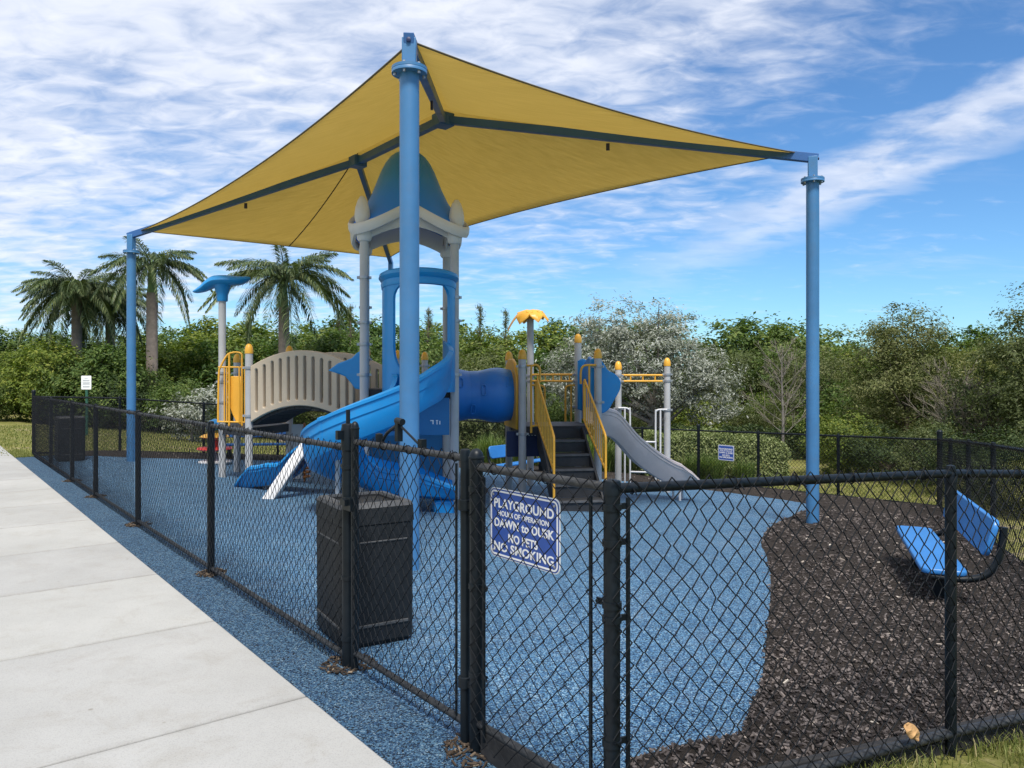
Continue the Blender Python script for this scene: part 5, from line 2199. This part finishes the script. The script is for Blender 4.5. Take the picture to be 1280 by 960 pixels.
# --- palms: every frond a part of its own
def frond_mesh(seed, L, droop, leafl, hang):
    rng = np.random.default_rng(seed)
    n = 84
    b = MB()
    spine = []
    for i in range(15):
        t = i / 14
        spine.append(Vector((L * (t - .12 * t * t), 0, L * (.42 * t - droop * t * t))))
    b.tube(spine, [.028 * (1 - .85 * i / 14) for i in range(15)], 5)
    vs, fs = list(b.v), list(b.f)
    for k in range(n):
        t = .16 + .83 * k / (n - 1)
        i = min(int(t * 14), 13)
        p = spine[i].lerp(spine[i + 1], t * 14 - i)
        tan_ = (spine[i + 1] - spine[i]).normalized()
        ll = leafl * (math.sin(math.pi * (t * .86 + .12)) ** .6) * (1 + rng.uniform(-.12, .12))
        for sgn in (-1, 1):
            out_ = Vector((0, sgn, 0))
            d = (tan_ * .75 + out_ * rng.uniform(.55, 1.0) + Vector((0, 0, rng.uniform(-.5, .35)))).normalized()
            d2 = (d + Vector((0, 0, -hang * rng.uniform(.7, 1.3)))).normalized()
            w = Vector((0, 0, 1)).cross(d)
            w = w.normalized() * .0165 if w.length > .01 else Vector((0, .02, 0))
            m_ = p + d * ll * .5
            e_ = m_ + d2 * ll * .5
            bi = len(vs)
            vs += [tuple(p), tuple(m_ + w), tuple(e_), tuple(m_ - w)]
            fs.append((bi, bi + 1, bi + 2, bi + 3))
    me = bpy.data.meshes.new('frond')
    me.from_pydata(vs, [], fs)
    me.materials.append(M['frond'])
    return me


FR_M = [frond_mesh(41, 2.3, .72, .52, 1.1), frond_mesh(42, 2.3, 1.02, .55, 1.4), frond_mesh(43, 2.2, 1.28, .55, 1.5), frond_mesh(44, 2.2, .42, .48, .9)]


def palm(label, x, y, crown_z, radius, nf, seed, rt, shaft=True, low=1.0):
    rng = random.Random(seed)
    gz = g(x, y)
    t = thing('palm_tree', label, 'palm', (x, y, gz), 0, 'palms west of the playground')
    H = crown_z - gz
    b = MB()
    prof = [(rt * 1.15, -.2)]
    top = H - (1.0 if shaft else .2)
    k = 0
    z = 0.0
    while z < top:
        prof += [(rt * (1.08 - .1 * z / H), z), (rt * (1.02 - .1 * z / H), z + .03)]
        z += .16
    prof.append((rt * .95, top))
    b.lathe((0, 0, 0), prof, 14)
    b.build('trunk', M['palm_trunk'], t, world=False)
    if shaft:
        MB().lathe((0, 0, 0), [(rt * .95, top - .02), (rt * .80, top + .1), (rt * .62, top + .6), (rt * .42, H + .05), (rt * .1, H + .3)], 14).build('crownshaft', M['crownshaft'], t, world=False)
    for i in range(nf):
        tier = (i + .5) / nf * low
        az = i * 2.399963 + rng.uniform(-.2, .2)
        if tier < .14:
            me, pitch = FR_M[3], rng.uniform(-34, -10)
        elif tier < .42:
            me, pitch = FR_M[0], rng.uniform(-30, -6)
        elif tier < .74:
            me, pitch = FR_M[1], rng.uniform(-20, 8)
        else:
            me, pitch = FR_M[2], rng.uniform(0, 30)
        s = radius / 2.1 * rng.uniform(.88, 1.1)
        o = link('frond', me, t, (0, 0, H + .02 - .12 * tier), (rng.uniform(-.25, .25), R(pitch) * .8, az), (s, s, s))
        o.rotation_mode = 'XYZ'
    return t


def px_x(px, Y):
    return (px - 640) / 960 * Y


palm('palm with the fullest drooping crown, leftmost of the palms', px_x(96, 31), 31, EYE + (472 - 364) / 960 * 31, 2.15, 62, 1, .2, False)
palm('dark palm half hidden between the two paler palms', px_x(138, 33), 33, EYE + (472 - 376) / 960 * 33, 1.9, 48, 2, .2, False)
palm('palm with a bare grey trunk right behind the left canopy pole', px_x(190, 30), 30, EYE + (472 - 334) / 960 * 30, 2.1, 30, 3, .21, low=.84)
palm('large palm rising over the middle of the arched bridge', px_x(355, 28), 28, EYE + (472 - 350) / 960 * 28, 2.45, 34, 4, .20, low=.80)

# --- silver-leaved tree behind the straight slide
sx, sy = px_x(805, 25), 25.0
sg = g(sx, sy)
cm, C = crown_mesh('crown', [((0, 0, 3.0), (2.0, 1.7, 1.5)), ((-1.7, 0, 2.9), (1.5, 1.3, 1.2)), ((1.5, .1, 2.6), (1.5, 1.3, 1.3)), ((-1.0, 0, 4.3), (1.2, 1.0, .85)), ((.7, 0, 4.1), (1.0, .9, .75)), ((2.2, 0, 2.0), (.9, .9, .9)), ((-2.5, 0, 2.2), (.8, .8, .7))], 560, 60, .25, .115, .34, M['leaf_silver'], 51, shell_=.35)
t = thing('silver_tree', 'silvery white-leaved tree behind the straight slide and stairs', 'tree', (sx, sy, sg))
link('trunk', limbs_mesh('trunk', 1.5, C[::14], .13, M['bark_pale'], 5, (.45, 0), 26), t)
link('crown', cm, t)
for k in range(6):                                 # upright leading shoots
    pass
cm2, C2_ = crown_mesh('crown', [((0, 0, .8), (.9, .7, .7)), ((.4, 0, 1.3), (.5, .5, .4))], 70, 46, .2, .12, .36, M['leaf_silver'], 52)
x, y = px_x(240, 24), 24.0
t = thing('silver_shrub', 'small silvery shrub left of the yellow barrier', 'shrub', (x, y, g(x, y)))
link('trunk', limbs_mesh('trunk', .4, C2_[::9], .04, M['bark_pale'], 6, (0, 0), 8), t)
link('crown', cm2, t)

# --- trees to the right
VAR['big_olive'] = variant(61, [((0, 0, 3.0), (1.55, 1.5, 1.3)), ((-.9, .1, 2.4), (1.3, 1.2, 1.2)), ((.9, 0, 2.5), (1.3, 1.2, 1.2)), ((.1, 0, 4.0), (.95, .9, .65)), ((-.9, 0, 3.7), (.75, .7, .5)), ((0, 0, 1.5), (1.5, 1.4, .9))], 440, 62, .25, .088, .45, M['leaf_olive'], M['bark'], 1.3, .075, (.1, 0), 16, .35)
x = px_x(1130, 21)
tree('olive_tree', 'tall olive-green tree standing alone above the bench fence', 'tree', 'big_olive', x, 21, (EYE + 84 / 960 * 21 - g(x, 21)) / 4.55, .6)
x = px_x(1322, 16.5)
tree('olive_tree', 'dark tree cut off by the right picture edge', 'tree', 'big_olive', x, 16.5, (EYE + 108 / 960 * 16.5 - g(x, 16.5)) / 4.55, 2.2)
x = px_x(1225, 24)
tree('olive_tree', 'lower olive tree right of the tall olive-green tree', 'tree', 'olive', x, 24, (EYE + 46 / 960 * 24 - g(x, 24)) / 4.4, 1.0)
x = px_x(1010, 26)
tree('olive_tree', 'thin olive tree behind the bare sapling', 'tree', 'olive', x, 26, (EYE + 45 / 960 * 26 - g(x, 26)) / 4.4, 4.0)
x = px_x(595, 26)
tree('olive_shrub', 'grey-green shrub rising above the blue tunnel', 'shrub', 'shrub_olive', x, 26, (EYE + 42 / 960 * 26 - g(x, 26)) / 2.2, 1.0, None)
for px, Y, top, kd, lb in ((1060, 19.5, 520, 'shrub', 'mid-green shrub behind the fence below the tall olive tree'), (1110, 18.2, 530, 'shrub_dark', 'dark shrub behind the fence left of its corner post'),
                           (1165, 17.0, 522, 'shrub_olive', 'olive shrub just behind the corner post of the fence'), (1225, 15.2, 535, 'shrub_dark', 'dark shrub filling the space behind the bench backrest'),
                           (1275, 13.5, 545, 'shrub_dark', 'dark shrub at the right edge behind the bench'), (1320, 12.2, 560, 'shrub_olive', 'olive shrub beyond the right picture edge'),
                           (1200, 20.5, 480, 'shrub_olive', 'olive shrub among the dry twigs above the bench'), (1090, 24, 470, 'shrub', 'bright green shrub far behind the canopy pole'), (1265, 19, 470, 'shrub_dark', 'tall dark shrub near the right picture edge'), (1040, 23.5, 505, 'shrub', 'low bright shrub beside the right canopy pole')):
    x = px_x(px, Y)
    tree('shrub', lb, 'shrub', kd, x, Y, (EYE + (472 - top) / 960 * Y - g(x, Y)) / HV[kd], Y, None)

# --- clipped hedges
def hedge(name, label, x0, x1, y, h, depth, mat, seed, n=9000, leaf=.07, slope=0.0):
    rng = np.random.default_rng(seed)
    L = x1 - x0
    gz = g((x0 + x1) / 2, y)
    t = thing(name, label, 'hedge', ((x0 + x1) / 2, y, gz))
    u_, w_ = rng.uniform(-1, 1, n), rng.uniform(-1, 1, n)
    fc = rng.choice(4, n, p=[.42, .40, .12, .06])
    X = np.where(fc == 2, np.sign(u_), u_) * L / 2
    Yv = np.where(fc == 0, -1, np.where(fc == 1, w_, np.where(fc == 3, 1, w_))) * depth / 2
    Z = np.where(fc == 1, 1, (rng.uniform(-1, 1, n) + 1) / 2) * h
    ends = 1 - np.clip((np.abs(X) - (L / 2 - .35)) / .35, 0, 1) ** 2 * .35
    wav = 1 + .06 * np.sin(X * 3.1 + seed) + .05 * np.sin(X * 7.7)
    P = np.stack([X, Yv * (.9 + .1 * ends), Z * ends * wav + slope * X], -1) + rng.normal(0, .035, (n, 3))
    Nn = rng.normal(size=(n, 3)) * .6 + np.stack([X * 0, np.where(fc == 0, -1., 0.), np.where(fc == 1, 1., .4)], -1)
    v, f = leaves(P, Nn, leaf, .55, rng)
    link('foliage', np_mesh('foliage', v, f, mat), t)
    b = MB()
    k = 0
    while k < L / .45:
        xx = -L / 2 + .22 + k * .45
        b.tube([(xx, 0, -.1), (xx + .03, .02, h * .45 + slope * xx), (xx + rr.uniform(-.1, .1), rr.uniform(-.1, .1), h * .85 + slope * xx)], [.02, .014, .006], 5)
        k += 1
    b.build('stem', M['bark'], t, world=False)
    return t


hedge('hedge', 'rounded clipped light-green hedge behind the far blue sign', px_x(800, 19.6), px_x(972, 19.6), 19.6, 1.02, 1.5, M['leaf_hedge'], 71, 15000, .075, -.03)
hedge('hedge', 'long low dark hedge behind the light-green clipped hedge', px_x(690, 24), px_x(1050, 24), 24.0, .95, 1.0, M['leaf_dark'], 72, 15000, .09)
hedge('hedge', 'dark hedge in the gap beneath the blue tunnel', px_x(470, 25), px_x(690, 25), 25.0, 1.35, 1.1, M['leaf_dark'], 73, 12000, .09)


# --- bare trees
def bare_tree(seed, h, r0, mat, spread, n1):
    rng = random.Random(seed)
    b = MB()
    tw = MB()
    b.tube([(0, 0, -.1), (.02, 0, h * .4), (-.02, 0, h * .75), (0, 0, h)], [r0, r0 * .75, r0 * .4, r0 * .1], 7)
    for k in range(n1):
        z = h * (.28 + .65 * k / n1)
        a = k * 2.4
        L = spread * (1 - .55 * z / h) * rng.uniform(.7, 1.1)
        d = Vector((math.cos(a), math.sin(a), rng.uniform(.5, 1.1))).normalized()
        p = Vector((0, 0, z))
        q = p + d * L * .5 + Vector((0, 0, .05))
        e_ = p + d * L + Vector((0, 0, .18))
        b.tube([p, q, e_], [r0 * .22, r0 * .14, r0 * .05], 5, cap=False)
        for j in range(9):
            s_ = p.lerp(e_, rng.uniform(.25, 1))
            d2 = (d + Vector((rng.uniform(-.9, .9), rng.uniform(-.9, .9), rng.uniform(-.2, .9)))).normalized()
            m_ = s_ + d2 * L * .22
            tw.tube([s_, m_, m_ + (d2 + Vector((0, 0, rng.uniform(-.3, .5)))).normalized() * L * .2], [.006, .0045, .0025], 4, cap=False)
            for i in range(2):
                d3 = (d2 + Vector((rng.uniform(-.9, .9), rng.uniform(-.9, .9), rng.uniform(-.4, .6)))).normalized()
                tw.tube([m_, m_ + d3 * L * .18], [.005, .002], 3, cap=False)
    return b.mesh('trunk', mat), tw.mesh('twigs', M['twig'])


x, y = px_x(978, 20.2), 20.2
t = thing('bare_tree', 'slender leafless sapling with pale bark beside the right canopy pole', 'tree', (x, y, g(x, y)))
bt = bare_tree(81, 3.3, .045, M['bark_pale'], 1.25, 22)
link('trunk', bt[0], t)
link('crown', bt[1], t)
bt2 = bare_tree(82, 2.0, .035, M['twig'], 1.3, 26)
for px, Y, sc, lb in ((1195, 18.5, 1.15, 'grey bundle of dry twigs above the blue bench'), (1228, 18.0, .8, 'lower dry twiggy bush right of the grey twigs')):
    x = px_x(px, Y)
    t = thing('dry_bush', lb, 'shrub', (x, Y, g(x, Y)), Y * 3)
    link('stem', bt2[0], t, scale=(sc, sc, sc))
    link('twigs', bt2[1], t, scale=(sc, sc, sc))


# --- grasses
def blades(P, h, w, rng, bend=.5):
    n = len(P)
    a = rng.uniform(0, 6.28, n)
    d = np.stack([np.cos(a), np.sin(a), np.zeros(n)], -1)
    s = np.stack([-np.sin(a), np.cos(a), np.zeros(n)], -1)
    hh = (h * rng.uniform(.5, 1.3, n))[:, None]
    bd = (bend * rng.uniform(.1, 1.2, n))[:, None]
    ww = (w * rng.uniform(.7, 1.3, n))[:, None]
    up_ = np.array([[0, 0, 1.0]])
    m_ = P + up_ * hh * .55 + d * hh * bd * .35
    e_ = P + up_ * hh * (1 - bd * .25) + d * hh * bd
    v = np.stack([P - s * ww, P + s * ww, m_ + s * ww * .7, m_ - s * ww * .7, e_], 1)
    base = (np.arange(n) * 5)[:, None]
    f = np.concatenate([base + np.array([[0, 1, 2]]), base + np.array([[0, 2, 3]]), base + np.array([[3, 2, 4]])])
    return v.reshape(-1, 3), f


def clump_mesh(seed, n, r, h):
    rng = np.random.default_rng(seed)
    a, q = rng.uniform(0, 6.28, n), np.sqrt(rng.random(n)) * r
    P = np.stack([q * np.cos(a), q * np.sin(a), np.zeros(n)], -1)
    v, f = blades(P, h, .009, rng, .75)
    return np_mesh('blades', v, f, M['clump'])


CL = [clump_mesh(91, 700, .32, .62), clump_mesh(92, 600, .26, .5)]
for k, (px, Y, s, wh) in enumerate(((655, 21.5, 1.3, 'under the tunnel'), (690, 21, 1.2, 'behind the stairs'), (742, 20.2, 1.5, 'between stairs and straight slide'), (770, 20.4, 1.4, 'behind the straight slide top'),
                                    (800, 20.0, 1.2, 'behind the middle of the straight slide'), (868, 18.4, 1.25, 'left of the far blue sign'), (888, 18.4, 1.05, 'below the far blue sign'), (930, 18.5, .9, 'in front of the clipped hedge end'), (615, 21.8, 1.3, 'beneath the blue tunnel'), (715, 21.5, 1.3, 'seen through the stairs'))):
    x = px_x(px, Y)
    o = link('grass_clump', CL[k % 2], None, (x, Y, g(x, Y)), (0, 0, k), (s, s, s))
    tag(o, 'tall green grass clump ' + wh, 'grass clump', 'tall grass clumps along the back fence')


def lawn_blades():
    rng = np.random.default_rng(99)
    P, H = [], []

    def patch(fn, n, h, w, bare=None):
        p = fn(n)
        z = g_np(p[:, 0], p[:, 1]) - .012
        P.append(blades(np.stack([p[:, 0], p[:, 1], z], -1), h, w, rng, .8))

    # near right corner, outside the front fence
    def near_(n):
        t = rng.uniform(.35, 3.9, n)
        o_ = rng.uniform(.03, 1.5, n) ** 1.25
        p = np.stack([.33 + .908 * t + .4195 * o_, 2.66 + .4195 * t - .908 * o_], -1)
        k = np.sin(p[:, 0] * 5.1 + 1) * np.sin(p[:, 1] * 6.3) + rng.normal(0, .45, n)
        return p[k > -.25]
    patch(near_, 26000, .075, .0026)

    def strip(u0, u1, s0, s1):
        def fn(n):
            u, s = rng.uniform(u0, u1, n), rng.uniform(s0, s1, n)
            return np.stack([P0.x + N.x * u + D.x * s, P0.y + N.y * u + D.y * s], -1)
        return fn
    patch(strip(12.4, 16, -8, 14), 26000, .075, .006)
    patch(strip(-9, 13, 14.75, 27), 52000, .06, .008)
    patch(strip(-.36, 0, 14.35, 16), 2500, .06, .005)
    vs, fs, o_ = [], [], 0
    for v, f in P:
        vs.append(v)
        fs.append(f + o_)
        o_ += len(v)
    tag(link('grass', np_mesh('grass', np.concatenate(vs), np.concatenate(fs), M['blade'])), kind='stuff')


lawn_blades()
# bare soil patch and a leaf caught on the bottom rail
b = MB()
rows = []
for i in range(9):
    t = i / 8
    w = .026 * math.sin(math.pi * (t * .86 + .1)) ** .7
    c_ = Vector((F(1.50).x - .005, F(1.50).y - .04, .125)) + Vector((-.03 + .062 * t, -.012 - .012 * math.sin(t * 5), .034 - .07 * t))
    sdv = Vector((.62, .2, .55)).normalized()
    rows.append([c_ - sdv * w + Vector((0, -.008 * math.sin(i * 1.7), 0)), c_ + Vector((0, .008 * math.sin(i * 2.1), 0)), c_ + sdv * w + Vector((0, -.012 * math.cos(i), .004))])
b.grid(rows)
lf = b.build('fallen_leaf', M['dry_leaf'])
sol = lf.modifiers.new('thickness', 'SOLIDIFY')
sol.thickness = .0015
tag(lf, 'dry tan leaf caught on the bottom rail of the front fence', 'leaf')
